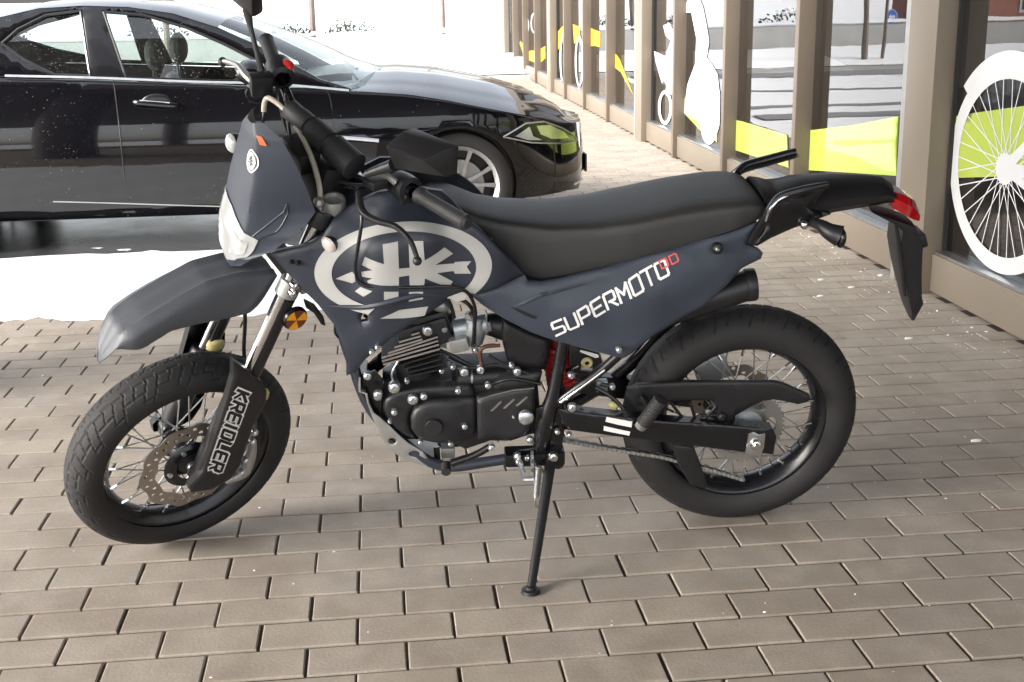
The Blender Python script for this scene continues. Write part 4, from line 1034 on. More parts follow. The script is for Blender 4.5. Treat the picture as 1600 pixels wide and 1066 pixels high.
# segmented crossbar pad
pa, pb = S(452, 170, -.115), S(556, 262, .10)
pts = []; rr = []
for k, (t, r) in enumerate([(0, .020), (.005, .024), (.16, .024), (.165, .026), (.30, .026), (.305, .023), (.34, .023), (.345, .030), (.60, .031), (.605, .027), (.66, .027), (.665, .033), (.985, .033), (1, .027)]):
    pts.append(pa+(pb-pa)*t); rr.append(r)
bb(MB().tube(pts, rr, 24), 'crossbar_pad', 'griprub', steer=True)
# switch housings, perches, levers
def block(c, d, nm, m='black', steer=True, rot=None, bev=.005, par=None): return bb(MB().box(c, d, rot), nm, m, par, steer, bevel=bev)
axb = (S(655, 305, .2)-S(728, 346, .375)).normalized(); rotb = (-axb).to_track_quat('Y', 'Z').to_matrix()
swl = S(632, 292, .175)
o = bb(MB().lathe([(.018, -.028), (.030, -.026), (.032, 0), (.030, .026), (.018, .028)], 24).tf(lambda p: swl+rotb @ p), 'switch_housing', 'black', steer=True)
block(swl+Vector((.0, .0, -.045)), (.034, .04, .05), 'switch_body', par=o, rot=rotb); bolt(633, 307, .20, .007, fr=S, parent=o, m='eng')
axr = (S(434, 112, -.235)-S(415, 60, -.39)).normalized(); rotr = axr.to_track_quat('Y', 'Z').to_matrix()
swr = S(438, 112, -.22)
o2 = bb(MB().lathe([(.018, -.030), (.030, -.028), (.031, 0), (.029, .030), (.018, .034)], 24).tf(lambda p: swr+rotr @ p), 'throttle_housing', 'black', steer=True)
bb(MB().sphere(swr+Vector((-.012, .018, .026)), .014, 10, (.9, 1.6, .6)), 'kill_switch', 'red', o2)
block(S(408, 132, -.20), (.05, .035, .05), 'brake_perch', rot=rotr)
bb(MB().tube([S(404, 135, -.20), S(385, 118, -.24), S(374, 104, -.28), S(360, 98, -.33), S(349, 96, -.36)], [.008, .009, .007, .006, .006], 8, 4, sx=1.3), 'brake_lever', 'alu', steer=True)
bb(MB().sphere(S(348, 97, -.362), .012, 10), 'lever_ball', 'black', steer=True)
rod('mirror_stem', 'black', [(411, 120, -.22), (402, 85, -.24), (392, 45, -.27), (386, 14, -.29)], [.009, .006, .006, .012], S, True)
mc = S(384, 4, -.30); block(mc+Vector((.0, 0, .015)), (.035, .09, .055), 'mirror', rot=Euler((R(-12), R(10), R(12))).to_matrix(), bev=.012)
# near mirror: wedge-backed
mr = [S(x, y, l) for x, y, l in ((622, 206, .25), (696, 232, .38), (696, 268, .39), (700, 274, .39), (618, 262, .25))]
a1, a2, a3, a4 = S(629, 205, .24), S(698, 233, .36), S(696, 277, .37), S(616, 264, .24)
rid1, rid2 = S(640, 238, .27)+Vector((.06, 0, 0)), S(690, 243, .35)+Vector((.045, 0, 0))
mbm = MB().add([a1, a2, a3, a4, a1+Vector((-.03, 0, .0)), a2+Vector((-.03, 0, 0)), a3+Vector((-.03, 0, 0)), a4+Vector((-.03, 0, 0)), S(615, 224, .245)+Vector((.02, 0, 0)), rid2], [(4, 5, 6, 7), (0, 1, 5, 4), (1, 2, 6, 5), (2, 3, 7, 6), (3, 0, 4, 7), (0, 8, 9, 1), (8, 3, 2, 9), (0, 3, 8), (1, 9, 2)])
bb(mbm, 'mirror', 'black', steer=True, bevel=.004, ang=25)
rod('mirror_arm', 'eng', [(614, 258, .23), (590, 266, .2), (572, 272, .18)], [.014, .011, .008], S, True)
rod('mirror_stem', 'alu', [(618, 285, .18), (606, 276, .17), (590, 270, .17)], [.008, .007, .007], S, True)
# clutch lever and perch
block(S(586, 285, .15), (.04, .05, .022), 'clutch_perch', rot=rotb)
bb(MB().tube([S(560, 300, .16), S(566, 330, .20), S(588, 345, .24), S(618, 354, .28), (S(640, 375, .32)), S(650, 398, .34), S(652, 406, .35)], [.007, .009, .008, .007, .006, .0055, .005], 10, 4, sx=1.2), 'clutch_lever', 'eng', steer=True)
bb(MB().sphere(S(652, 408, .352), .0105, 12), 'lever_ball', 'eng', steer=True)
# instrument and ignition
im = MB().lathe([(.0005, .03), (.036, .03), (.042, .02), (.040, -.02), (.02, -.035)], 28, 'z').tf(lambda p: S(535, 278, .0)+Euler((0, R(-35), 0)).to_matrix() @ p); io = bb(im, 'instrument', 'blackgloss', steer=True)
block(S(500, 270, 0), (.07, .14, .09), 'lamp_bracket', 'black', rot=Euler((0, R(-20), 0)).to_matrix())
# hoses and cables
rod('brake_hose', 'hose', [(412, 175, -.16), (414, 158, -.17), (422, 154, -.16), (445, 172, -.12), (470, 210, -.04), (488, 250, .03), (499, 290, .08), (500, 318, .10)], .0062, S, True)
rod('brake_hose', 'hose', [(500, 318, .10), (496, 345, .09), (485, 368, .06), (470, 392, .04)], .0062, S, True)
bb(MB().sphere(S(498, 316, .11), .013, 8), 'hose_joint', 'alu', steer=True)
rod('cable', 'blackgloss', [(540, 292, .12), (560, 300, .16), (565, 345, .20), (558, 395, .20), (556, 425, .19), (570, 446, .19), (640, 449, .19), (700, 448, .19), (728, 455, .18), (742, 480, .16), (742, 510, .12)], .0042, U, False)
for k, pts in enumerate(([(432, 130, -.2), (440, 175, -.15), (452, 215, -.08), (480, 260, 0), (520, 290, .02)], [(412, 160, -.18), (412, 185, -.16), (408, 198, -.14)], [(570, 280, .1), (545, 272, .06), (520, 290, .02), (505, 330, .03)], [(600, 285, .14), (560, 290, .1), (530, 285, .07), (508, 300, .05)], [(447, 150, -.15), (450, 185, -.1), (458, 225, -.05), (490, 262, 0)])):
    rod('cable', 'black', pts, .0042, S, True, n=8)
block(S(470, 240, -.03), (.05, .10, .05), 'wiring_box', 'black')

# --- bodywork
shp = [(421, 397), (446, 391), (478, 384), (503, 370), (520, 345), (548, 322), (590, 302), (640, 292), (690, 300), (722, 332), (752, 362), (790, 400), (820, 432), (775, 451), (737, 463), (722, 458), (700, 466), (690, 478), (668, 492), (640, 510), (612, 530), (590, 548), (572, 562), (556, 583), (541, 589), (540, 552), (521, 508), (497, 478), (470, 452), (444, 424)]
shl = field([(421, 397, .150), (446, 424, .155), (503, 372, .155), (480, 395, .165), (560, 320, .13), (650, 295, .11), (690, 300, .10), (660, 380, .20), (600, 400, .205), (720, 370, .165), (820, 432, .135), (760, 440, .17), (520, 430, .175), (540, 500, .175), (600, 470, .20), (660, 470, .19), (700, 466, .165), (541, 585, .15), (570, 540, .185), (620, 515, .185), (480, 440, .165)])
slot = [(563, 486), (573, 482), (577, 494), (574, 503), (564, 505)]
shr = panel('tank_shroud', 'navy', shp, shl, res=.016, holes=[slot], thick=.014, edge=.010, drop=.006)
# far side shroud
Ps = onf(shp, shl); bb(skin(Ps, lambda x, z, d: (x, -shl(x, z)+d, z), .03, thick=.01), 'tank_shroud', 'navy')
def em(pts, nm='emblem', m='emblem', off=.0016, lf=shl, par=shr, ox=460, oy=320, s_=4.265):
    P = onf([(ox+x/s_, oy+y/s_) for x, y in pts], lf); return bb(skin(P, FF(lf, off), .016, thick=0), nm, m, par, clean=False)
# outer ring as a strip between two ellipses
cxo, cyo, axo, ayo = 725, 428, 592, 316; cxi, cyi, axi, ayi = 730, 437, 482, 260
ring_o = []; ring_i = []
tl = R(-3.5)
for k in range(81):
    a = R(-38)+(R(245)+R(38))*k/80     # image angle, y up
    for lst, (cx_, cy2, ax_, ay_) in ((ring_o, (cxo, cyo, axo, ayo)), (ring_i, (cxi, cyi, axi, ayi))):
        x, y = ax_*math.cos(a), -ay_*math.sin(a); lst.append((cx_+x*math.cos(tl)-y*math.sin(tl), cy2+x*math.sin(tl)+y*math.cos(tl)))
A_ = onf([(460+x/4.265, 320+y/4.265) for x, y in ring_o], shl); B_ = onf([(460+x/4.265, 320+y/4.265) for x, y in ring_i], shl)
v = []; f = []
for k in range(81):
    for j in range(5):
        x = A_[k][0]*(1-j/4)+B_[k][0]*j/4; z = A_[k][1]*(1-j/4)+B_[k][1]*j/4; v.append((x, shl(x, z)+.0016, z))
for k in range(80):
    for j in range(4): q = k*5+j; f.append((q, q+1, q+6, q+5))
bb(MB().add(v, f), 'emblem', 'emblem', shr, clean=False)
em([(588, 262), (690, 243), (697, 425), (768, 418), (760, 240), (858, 240), (868, 370), (1000, 283), (1058, 325), (940, 400), (1065, 390), (1068, 380), (1178, 375), (1148, 412), (1178, 458), (1070, 458), (1060, 440), (950, 455), (1055, 510), (1040, 535), (1000, 540), (870, 490), (865, 535), (768, 535), (765, 470), (697, 480), (697, 537), (580, 537), (490, 520), (485, 505), (520, 490), (450, 478), (445, 445), (520, 435), (450, 400), (470, 345), (598, 395)])
em([(275, 492), (385, 445), (400, 465), (405, 510), (385, 522)]); em([(403, 575), (440, 547), (520, 575), (460, 612)])
em([(597, 578), (693, 578), (693, 652), (597, 648)]); em([(763, 580), (857, 578), (857, 628), (763, 645)])
em([(570, 758), (700, 700), (892, 676), (868, 738), (730, 755)]); em([(1030, 620), (1100, 585), (1136, 606), (1138, 632), (1075, 648)])
bolt(456, 409, .160, .005, m='blackgloss'); bolt(466, 411, .165, .005, m='blackgloss')
for p in ((581, 551), (590, 543)): bolt(*p, .19, .006)
# ridge of the lower scoop
bb(MB().tube([(x, shl(x, z)+.0, z) for x, z in onf([(515, 478), (560, 480), (600, 474), (650, 462), (690, 462)], shl)], [.003, .007, .009, .007, .003], 8, 5, sx=1), 'scoop_ridge', 'navy', shr)
# fuel tank core
tk = []
for x, w_, zt, zb in ((.78, .10, .93, .72), (.84, .13, .97, .68), (.92, .135, .98, .66), (1.0, .12, .955, .66), (1.06, .08, .90, .70)):
    tk.append([(x, y*w_, zb+(zt-zb)*h) for y, h in ((1, .1), (1.05, .5), (.9, .85), (.5, .98), (0, 1), (-.5, .98), (-.9, .85), (-1.05, .5), (-1, .1), (0, 0))])
bb(MB().loft(tk), 'fuel_tank', 'navy', ang=50)
# seat
topS = crv([(648, 285), (672, 277), (700, 283), (740, 300), (780, 308), (848, 313), (915, 308), (983, 296), (1050, 281), (1104, 274), (1138, 272), (1179, 277), (1201, 290), (1206, 300)], -.075, U)
crS = crv([(640, 300), (690, 312), (730, 320), (780, 336), (848, 357), (915, 359), (983, 352), (1050, 339), (1120, 328), (1180, 322), (1206, 318)], .125, U)
btS = crv([(660, 330), (700, 325), (724, 337), (752, 366), (780, 392), (824, 439), (850, 443), (881, 436), (983, 409), (1084, 379), (1182, 349), (1206, 338)], .132, U)
x0_, x1_ = S and U(652, 292, .05).x, U(1204, 320, .12).x
sec = []
for i in range(61):
    t = i/60; x = x0_+(x1_-x0_)*t
    zt_ = interp_curve(topS, x); zc_ = min(interp_curve(crS, x), zt_-.012); zb_ = min(interp_curve(btS, x), zc_-.02); 
    w_ = float(np.interp(t, [0, .1, .3, .6, .9, 1], [.055, .075, .095, .125, .125, .105])); wc = w_+.008
    endf = 1-.5*max(0, (t-.965)/.035)**2; zt_ = zb_+(zt_-zb_)*endf; zc_ = zb_+(zc_-zb_)*endf
    half = [(w_+.006, zb_), (wc+.002, zb_+(zc_-zb_)*.35), (wc, zb_+(zc_-zb_)*.75), (wc-.001, zc_-.003), (wc-.005, zc_+.003), (wc*.93, zc_+(zt_-zc_)*.45), (wc*.80, zc_+(zt_-zc_)*.80), (wc*.55, zc_+(zt_-zc_)*.97), (0, zt_+.002)]
    sec.append([(x, y, z) for y, z in half]+[(x, -y, z) for y, z in half[-2::-1]])
bb(MB().loft(sec), 'seat', 'seat', ang=60)
# side panel
spp = [(735, 463), (775, 451), (820, 432), (826, 442), (845, 444), (881, 438), (983, 411), (1084, 381), (1150, 362), (1185, 349), (1167, 383), (1187, 391), (1193, 397), (1190, 406), (1160, 421), (1100, 481), (1060, 502), (1022, 526), (985, 556), (974, 562), (957, 558), (910, 546), (869, 535), (827, 520), (790, 501), (755, 479)]
spl = field([(735, 463, .150), (820, 435, .142), (900, 440, .150), (1000, 410, .145), (1100, 380, .138), (1185, 352, .128), (1190, 400, .13), (1100, 480, .15), (974, 560, .165), (869, 535, .16), (790, 500, .155), (900, 490, .178), (1000, 470, .176), (1080, 430, .165), (830, 470, .166)])
sdp = panel('side_panel', 'navyhi', spp, spl, res=.018, thick=.012, edge=.010, drop=.006)
bb(skin(onf(spp, spl), lambda x, z, d: (x, -spl(x, z)+d, z), .03, thick=.01), 'side_panel', 'navyhi')
panel('air_slot', 'black', [(797, 480), (803, 480), (840, 495), (837, 499), (820, 493)], spl, off=.001, thick=0, edge=0, parent=sdp)
bb(strokes('SUPEQMOTO', (869, 524), (179, -97), (-8, -19), .083, .36, .165, spl, .0026, U), 'lettering', 'white', sdp, clean=False, smooth=False)
bb(strokes('DD', (1034, 419), (179, -97), (-5, -12), .058, .45, .19, spl, .0034, U), 'lettering', 'redprint', sdp, clean=False, smooth=False)
bolt(1121, 389, .155, .012, m='black'); bolt(1121, 389, .162, .005); bolt(967, 547, .178, .007)
panel('panel_crease', 'navyhi', [(800, 478), (842, 458), (925, 440), (925, 443), (846, 464), (804, 482)], spl, off=.003, thick=.003, edge=.003, drop=.002, parent=sdp)
# muffler
bb(MB().tube([U(985, 520, .07), U(1040, 488, .09), U(1165, 447, .10), U(1180, 444, .10)], [.03, .036, .037, .034], 24), 'muffler', 'black')
mc_ = (U(1165, 447, .10)-U(1180, 444, .10)).normalized()
bb(MB().tube([U(1164, 446, .10), U(1180, 444, .10)], .040, 24), 'muffler_cap', 'black', bevel=.004)
# tail
tT = crv([(1180, 278), (1204, 283), (1240, 274), (1290, 270), (1340, 271), (1372, 274), (1386, 284), (1391, 296)], -.03, U)
tB = crv([(1178, 345), (1200, 330), (1250, 342), (1300, 334), (1360, 326), (1391, 322)], .06, U)
xa, xz = U(1180, 300, 0).x, U(1391, 300, 0).x
sec = []
for i in range(31):
    t = i/30; x = xa+(xz-xa)*t; zt_ = interp_curve(tT, x); zb_ = interp_curve(tB, x); w_ = float(np.interp(t, [0, .2, .5, .85, 1], [.10, .088, .078, .062, .05]))
    half = [(w_*.7, zb_), (w_*.95, zb_+(zt_-zb_)*.25), (w_, zb_+(zt_-zb_)*.55), (w_*.80, zb_+(zt_-zb_)*.80), (w_*.55, zt_-.004), (0, zt_+.006)]
    sec.append([(x, y, z) for y, z in half]+[(x, -y, z) for y, z in half[-2::-1]])
bb(MB().loft(sec), 'tail_fairing', 'black', ang=35)
# side strut below the tail (dark wedge) and grab handles
panel('tail_side', 'blackgloss', [(1172, 384), (1190, 366), (1204, 330), (1220, 310), (1255, 300), (1296, 292), (1280, 312), (1270, 330), (1300, 336), (1250, 355), (1205, 374), (1184, 386)], field([(1172, 384, .12), (1204, 330, .115), (1290, 300, .095), (1260, 350, .10)]), res=.02, thick=.02, edge=.008, drop=.006)
gh = bb(MB().tube([U(1172, 380, .128), U(1190, 350, .130), U(1206, 325, .130), U(1222, 309, .126), U(1260, 298, .12), U(1292, 290, .105)], [.009, .010, .011, .012, .012, .008], 12, 5, sx=1.4), 'grab_handle', 'blackgloss')
bb(MB().tube([U(1196, 346, .142), U(1204, 327, .143), U(1216, 313, .141), U(1230, 306, .136)], .003, 6, 4), 'handle_edge', 'chrome', gh)
gh2 = bb(MB().tube([U(1150, 272, -.12), U(1164, 261, -.14), U(1200, 251, -.14), U(1240, 240, -.13), U(1241, 241, -.13)], [.010, .014, .014, .013, .011], 14, 4, sx=1.5), 'grab_handle', 'blackgloss')
bb(MB().tube([U(1144, 270, -.115), U(1154, 262, -.125), U(1168, 255, -.13)], .0035, 6, 4), 'handle_edge', 'chrome', gh2)
# tail light
tl_ = []
for t, zt, zb, w_ in ((0, 289, 316, .052), (.25, 292, 322, .052), (.55, 298, 330, .048), (.8, 306, 336, .040), (1, 326, 340, .028)):
    px = 1388+44*t; a = U(px, zt, 0); b = U(px, zb, 0); tl_.append([(a.x, y*w_, b.z+(a.z-b.z)*h) for y, h in ((1, .05), (1, .6), (.75, .92), (0, 1), (-.75, .92), (-1, .6), (-1, .05))])
bb(MB().loft(tl_), 'tail_light', 'tail', ang=30)
# number plate holder
npt = [((1352, 322), (1384, 338), .05), ((1388, 333), (1400, 350), .052), ((1420, 344), (1396, 380), .050), ((1432, 378), (1400, 410), .045), ((1431, 420), (1408, 445), .042), ((1432, 455), (1414, 470), .040), ((1435, 466), (1418, 484), .036), ((1426, 500), (1422, 498), .010)]
sec = []
for a, b, w_ in npt:
    p, q = U(a[0], a[1], 0), U(b[0], b[1], .0); sec.append([tuple(p+Vector((0, w_, 0))), tuple(p+Vector((0, w_*.5, .004))), tuple(p+Vector((0, -w_*.5, .004))), tuple(p+Vector((0, -w_, 0))), tuple(q+Vector((0, -w_*1.0, 0))), tuple(q+Vector((0, w_*1.0, 0)))])
bb(MB().loft(sec), 'number_plate_holder', 'black', bevel=.003)
block(U(1432, 371, 0), (.03, .07, .035), 'plate_lamp', 'black', steer=False, rot=Euler((0, R(20), 0)).to_matrix())
bb(MB().tube([U(1400, 352, .045), U(1407, 400, .047), U(1414, 462, .042)], [.004, .006, .004], 8, 4), 'holder_rib', 'black')
# rear signals
rs = bb(MB().tube([U(1268, 348, .10), U(1282, 352, .13), U(1296, 362, .15), U(1312, 369, .16)], [.010, .014, .020, .026], 16, 4), 'turn_signal', 'black')
bb(MB().sphere(U(1313, 371, .162), .025, 14, (.5, 1, 1)), 'signal_lens', 'blackgloss', rs)
bb(MB().sphere(U(1257, 351, .105), .0115, 12), 'bolt', 'chrome'); bolt(1272, 347, .11, .006)

# --- frame
def fr_(pts, r, nm='frame_tube', m='blackgloss', **k): return rod(nm, m, pts, r, U, False, 14, 5, **k)
fr_([(880, 530, .10), (872, 580, .105), (864, 620, .11), (852, 660, .11), (846, 700, .105)], [.015, .016, .018, .024, .022])
fr_([(880, 530, -.10), (872, 580, -.105), (864, 620, -.11), (852, 660, -.11), (846, 700, -.105)], [.015, .016, .018, .024, .022])
fr_([(860, 637, .11), (905, 604, .12), (940, 578, .12), (965, 556, .12)], .0125)
fr_([(876, 629, .125), (905, 608, .134), (945, 578, .134)], .004, 'frame_highlight_rod', 'chrome')  # thin chrome rod added as the bright highlight along the tube
fr_([(965, 556, .12), (1080, 470, .10), (1200, 350, .09)], .012); fr_([(965, 556, -.12), (1080, 470, -.10), (1200, 350, -.09)], .012)
fr_([(505, 395, 0), (520, 470, .0), (548, 560, .03), (580, 640, .06), (640, 700, .08), (692, 728, .085), (760, 722, .09), (850, 706, .10)], .014, m='navy')
fr_([(505, 395, 0), (520, 470, -.0), (548, 560, -.03), (580, 640, -.06), (640, 700, -.08), (692, 728, -.085), (760, 722, -.09), (850, 706, -.10)], .014, m='navy')
fr_([(500, 330, 0), (475, 445, 0)], .032, 'steering_head', 'navy')
fr_([(520, 380, 0), (700, 430, 0), (870, 470, .0)], .022, 'frame_spine', 'blackgloss')
panel('pivot_plate', 'blackgloss', [(838, 640), (875, 628), (886, 650), (880, 690), (876, 716), (862, 722), (808, 724), (805, 705), (838, 700), (845, 690), (838, 665)], .118, thick=.012)
for sg in (1, -1):
    panel('engine_mount', 'blackgloss', [(560, 588), (586, 580), (600, 596), (598, 640), (588, 660), (576, 632), (562, 612)], .075*sg, thick=.005)
for p, r in (((574, 587), .009), ((590, 620), .009), ((616, 605), .013)): bolt(*p, .084, r, m='zinc')
for p, r in (((822, 653), .017), ((871, 675), .006), ((890, 680), .006), ((892, 587), .007), ((894, 637), .010)): bolt(*p, .134, r)
# skid plate
skp = [(540+x/5.33, 560+y/5.33) for x, y in [(108, 160), (108, 282), (162, 302), (182, 380), (225, 500), (280, 640), (350, 740), (450, 822), (600, 882), (775, 918), (700, 858), (640, 778), (520, 708), (440, 638), (370, 568), (290, 498), (236, 460), (196, 380), (180, 296), (126, 278), (124, 165)]]
hl = [[(540+(390+34*math.cos(a))/5.33, 560+(692+26*math.sin(a))/5.33) for a in [2*math.pi*k/14 for k in range(14)]], [(540+(572+46*math.cos(a))/5.33, 560+(797+26*math.sin(a))/5.33) for a in [2*math.pi*k/14 for k in range(14)]]]
sk = panel('skid_plate', 'alu', skp, .095, res=.015, holes=hl, thick=.003, edge=.002, drop=.001)
lower = onf(skp[:10], const(.095)); bb(MB().loft([[(x, y, z) for x, z in lower] for y in (.094, .05, 0, -.05, -.094)], closed=False, caps=False), 'skid_pan', 'alu', sk)
# engine
def epl(nm, pts, lat, thick, m='eng', ox=540, oy=560, s_=5.33, **k):
    kw = dict(edge=.010, drop=.008, res=.014); kw.update(k)
    return panel(nm, m, [(ox+x/s_, oy+y/s_) for x, y in pts], lat, thick=thick, **kw)
eng = epl('crankcase', [(300, 330), (420, 270), (560, 230), (760, 215), (1000, 200), (1250, 190), (1450, 170), (1600, 200), (1620, 420), (1560, 640), (1380, 700), (1200, 700), (1000, 770), (900, 720), (700, 700), (520, 680), (380, 560), (300, 470)], .075, .15)
bb(MB().span(tuple(U(600, 690, .07)), tuple(U(830, 590, -.09))), 'crankcase_core', 'eng', eng, bevel=.01)
gcl = lambda cx_, cz_, r_, l0, l1: (lambda x, z: l0+(l1-l0)*(1-min(1, math.hypot(x-cx_, z-cz_)/r_)**3))
gc = U(672, 667, .11)
gen = epl('generator_cover', [(575, 430), (640, 385), (740, 345), (1090, 340), (1090, 620), (1000, 700), (900, 720), (740, 715), (620, 690), (545, 600), (540, 500)], gcl(gc.x, gc.z, .10, .098, .118), .03)
epl('generator_cover', [(330, 350), (400, 300), (470, 270), (600, 250), (760, 240), (1060, 230), (1085, 330), (740, 340), (630, 380), (560, 430), (535, 500), (540, 600), (600, 690), (500, 660), (400, 590), (340, 500), (310, 420)], .092, .03)
spc = epl('sprocket_cover', [(1095, 345), (1250, 300), (1400, 265), (1570, 250), (1580, 420), (1560, 560), (1500, 650), (1380, 700), (1250, 660), (1100, 690)], .112, .03)
for k in range(3):
    a, b = (1205+k*105, 440-k*22), (1295+k*108, 365-k*20); epl('cover_slot', [(a[0], a[1]), (a[0]+20, a[1]+2), (b[0]+8, b[1]), (b[0]-6, b[1]-6)], .1135, .003, 'disc', edge=0)
epl('cover_edge', [(1092, 345), (1250, 298), (1400, 262), (1570, 246), (1570, 254), (1400, 271), (1250, 307), (1095, 356)], .1135, .003, 'disc', edge=0)
epl('top_cover', [(1240, 230), (1300, 170), (1450, 140), (1600, 120), (1640, 130), (1620, 220), (1500, 250), (1240, 290)], .10, .03)
cc = U(678, 668, .125); bb(MB().lathe([(.0005, .003), (.020, .003), (.022, 0), (.022, -.004)], 24, c=cc), 'cover_cap', 'eng', gen)
for x, y, r in ((183, 148, .009), (268, 305, .010), (405, 245, .013), (560, 345, .012), (652, 320, .008), (405, 450, .007), (938, 272, .007), (1185, 228, .007), (992, 568, .007), (622, 700, .006), (875, 715, .006), (1400, 485, .004), (1535, 680, .008), (370, 525, .005)):
    bolt(540+x/5.33, 560+y/5.33, .112 if r < .012 else .105, r)
# cylinder: stacked fins, tilted with the engine
def e3(x, y, ox=520, oy=440, s_=5.33): return ox+x/s_, oy+y/s_
fins = [((655, 445), (722, 425), 1), ((552, 505), (735, 453), 1), ((512, 550), (748, 480), 1), ((458, 598), (875, 460), 1), ((405, 636), (880, 492), 1), ((408, 664), (885, 524), 1), ((418, 692), (895, 560), 1), ((560, 700), (900, 600), 0), ((600, 730), (900, 650), 0), ((630, 760), (920, 690), 0), ((640, 790), (960, 720), 0)]
for (a, b, s) in fins:
    p, q = U(*e3(*a), .075), U(*e3(*b), .075); d = q-p; L_ = Vector((d.x, 0, d.z)).length; c_ = (p+q)/2; ang = math.atan2(d.z, d.x)
    rot = Matrix.Rotation(-ang, 3, 'Y')
    f_ = bb(MB().box((c_.x, 0, c_.z), (L_, .15, .0035), rot), 'cooling_fin', 'eng')
    if s: bb(MB().box((c_.x, .0756, c_.z), (L_*.99, .0016, .0050), rot), 'polished_edge', 'silver', f_)
ca_, cb_ = U(*e3(700, 760), 0), U(*e3(660, 470), 0)
bb(MB().tube([ca_, ca_*.5+cb_*.5, cb_], .052, 24), 'cylinder', 'eng')
hd_ = U(*e3(790, 380), 0)
bb(MB().box(U(*e3(760, 370), 0), (.13, .13, .07), Matrix.Rotation(R(16), 3, 'Y')), 'cylinder_head', 'eng', bevel=.012)
bb(MB().box(U(*e3(820, 280), 0), (.09, .11, .05), Matrix.Rotation(R(16), 3, 'Y')), 'valve_cover', 'eng', bevel=.012)
bolt(*e3(790, 412), .085, .011); bolt(*e3(930, 400), .06, .007); bolt(*e3(1095, 755), .10, .010); bolt(*e3(1190, 570), .09, .006); bolt(*e3(1230, 735), .10, .009)
# starter motor and cylinder base behind the covers
bb(MB().tube([U(712, 592, .05), U(716, 592, .05), U(790, 586, .05), U(795, 585, .05)], [.018, .027, .027, .016], 20), 'starter_motor', 'black')
bb(MB().tube([U(735, 590, .05), U(738, 590, .05)], .0285, 20), 'starter_band', 'disc')
bb(MB().box(U(662, 590, 0), (.15, .13, .012), Matrix.Rotation(R(18), 3, 'Y')), 'cylinder_base', 'eng', bevel=.002)
for p_ in ((636, 596), (690, 580), (708, 574)): bolt(*p_, .07, .006)
rod('oil_line', 'silver', [(618, 602, .07), (612, 585, .08), (622, 565, .075)], .003); rod('wiring', 'black', [(700, 560, .06), (735, 575, .08), (780, 570, .08), (830, 585, .09)], .006)
rod('wiring', 'blackgloss', [(770, 600, .09), (800, 592, .10), (845, 600, .10)], .005)
# carburettor
cbx = bb(MB().sphere(U(*e3(905, 190), .055), .026, 12, (1, .9, .7)), 'carburettor_cap', 'carb')
carbo = bb(MB().tube([U(*e3(1180, 300), .05), U(*e3(1180, 400), .05), U(*e3(1170, 520), .05)], [.024, .030, .022], 16, 3), 'carburettor', 'carb')
bb(MB().tube([U(*e3(1010, 400), .045), U(*e3(1280, 350), .045)], .026, 16), 'carburettor_throat', 'carb', carbo)
bb(MB().box(U(*e3(1050, 510), .065), (.045, .04, .035), Matrix.Rotation(R(12), 3, 'Y')), 'float_bowl', 'alu', carbo, bevel=.005)
bb(MB().tube([U(*e3(1290, 330), .04), U(*e3(1300, 400), .04)], .012, 10), 'choke_lever', 'silver', carbo)
bb(MB().tube([U(*e3(1120, 260), .07), U(*e3(1150, 300), .07)], .009, 10), 'cable_fitting', 'chrome', carbo)
bb(MB().tube([U(*e3(900, 370), .02), U(*e3(1020, 350), .02)], .030, 16), 'intake_stub', 'black')
bb(MB().tube([U(*e3(1270, 350), .02), U(*e3(1420, 370), .02)], [.026, .036], 16), 'intake_boot', 'black')
rod('fuel_hose', 'copper', [(*e3(1240, 690), .09), (*e3(1225, 600), .10), (*e3(1260, 545), .10), (*e3(1390, 530), .09)], .0055)
rod('fuel_hose', 'hose', [(*e3(1230, 540), .09), (*e3(1300, 515), .09), (*e3(1385, 510), .09)], .003)
rod('cable', 'black', [(*e3(960, 150), .09), (*e3(990, 220), .09), (*e3(1010, 300), .08)], .005); rod('cable', 'blackgloss', [(*e3(1040, 140), .09), (*e3(1130, 190), .10), (*e3(1180, 300), .09), (*e3(1170, 540), .08)], .005)
rod('wiring', 'black', [(*e3(900, 560), .06), (*e3(1000, 620), .06), (*e3(1150, 700), .07), (*e3(1240, 720), .07)], .006)
rod('cable', 'hose', [(*e3(900, 550), .07), (*e3(1000, 590), .07)], .0025)
rod('cable', 'black', [(*e3(1300, 610), .08), (*e3(1400, 680), .09), (*e3(1520, 700), .09)], .004); bolt(*e3(1490, 700), .10, .006); bolt(*e3(1535, 750), .105, .009)
rod('cable', 'black', [(*e3(20, 320), .09), (*e3(20, 430), .09), (*e3(70, 480), .09)], .003); rod('cable', 'hose', [(*e3(60, 450), .06), (*e3(100, 520), .06), (*e3(105, 560), .06)], .0022)
rod('cable', 'black', [(*e3(260, 280), .12), (*e3(310, 310), .12), (*e3(320, 260), .12)], .004)
panel('horn_bracket', 'black', [(474, 470), (490, 478), (505, 498), (508, 510), (502, 508), (490, 490), (478, 482)], .06, thick=.01)
# air box
panel('air_box', 'black', [(786, 500), (800, 508), (830, 523), (862, 534), (858, 562), (852, 580), (800, 578), (791, 560), (784, 530)], .075, thick=.15, edge=.01, drop=.008)
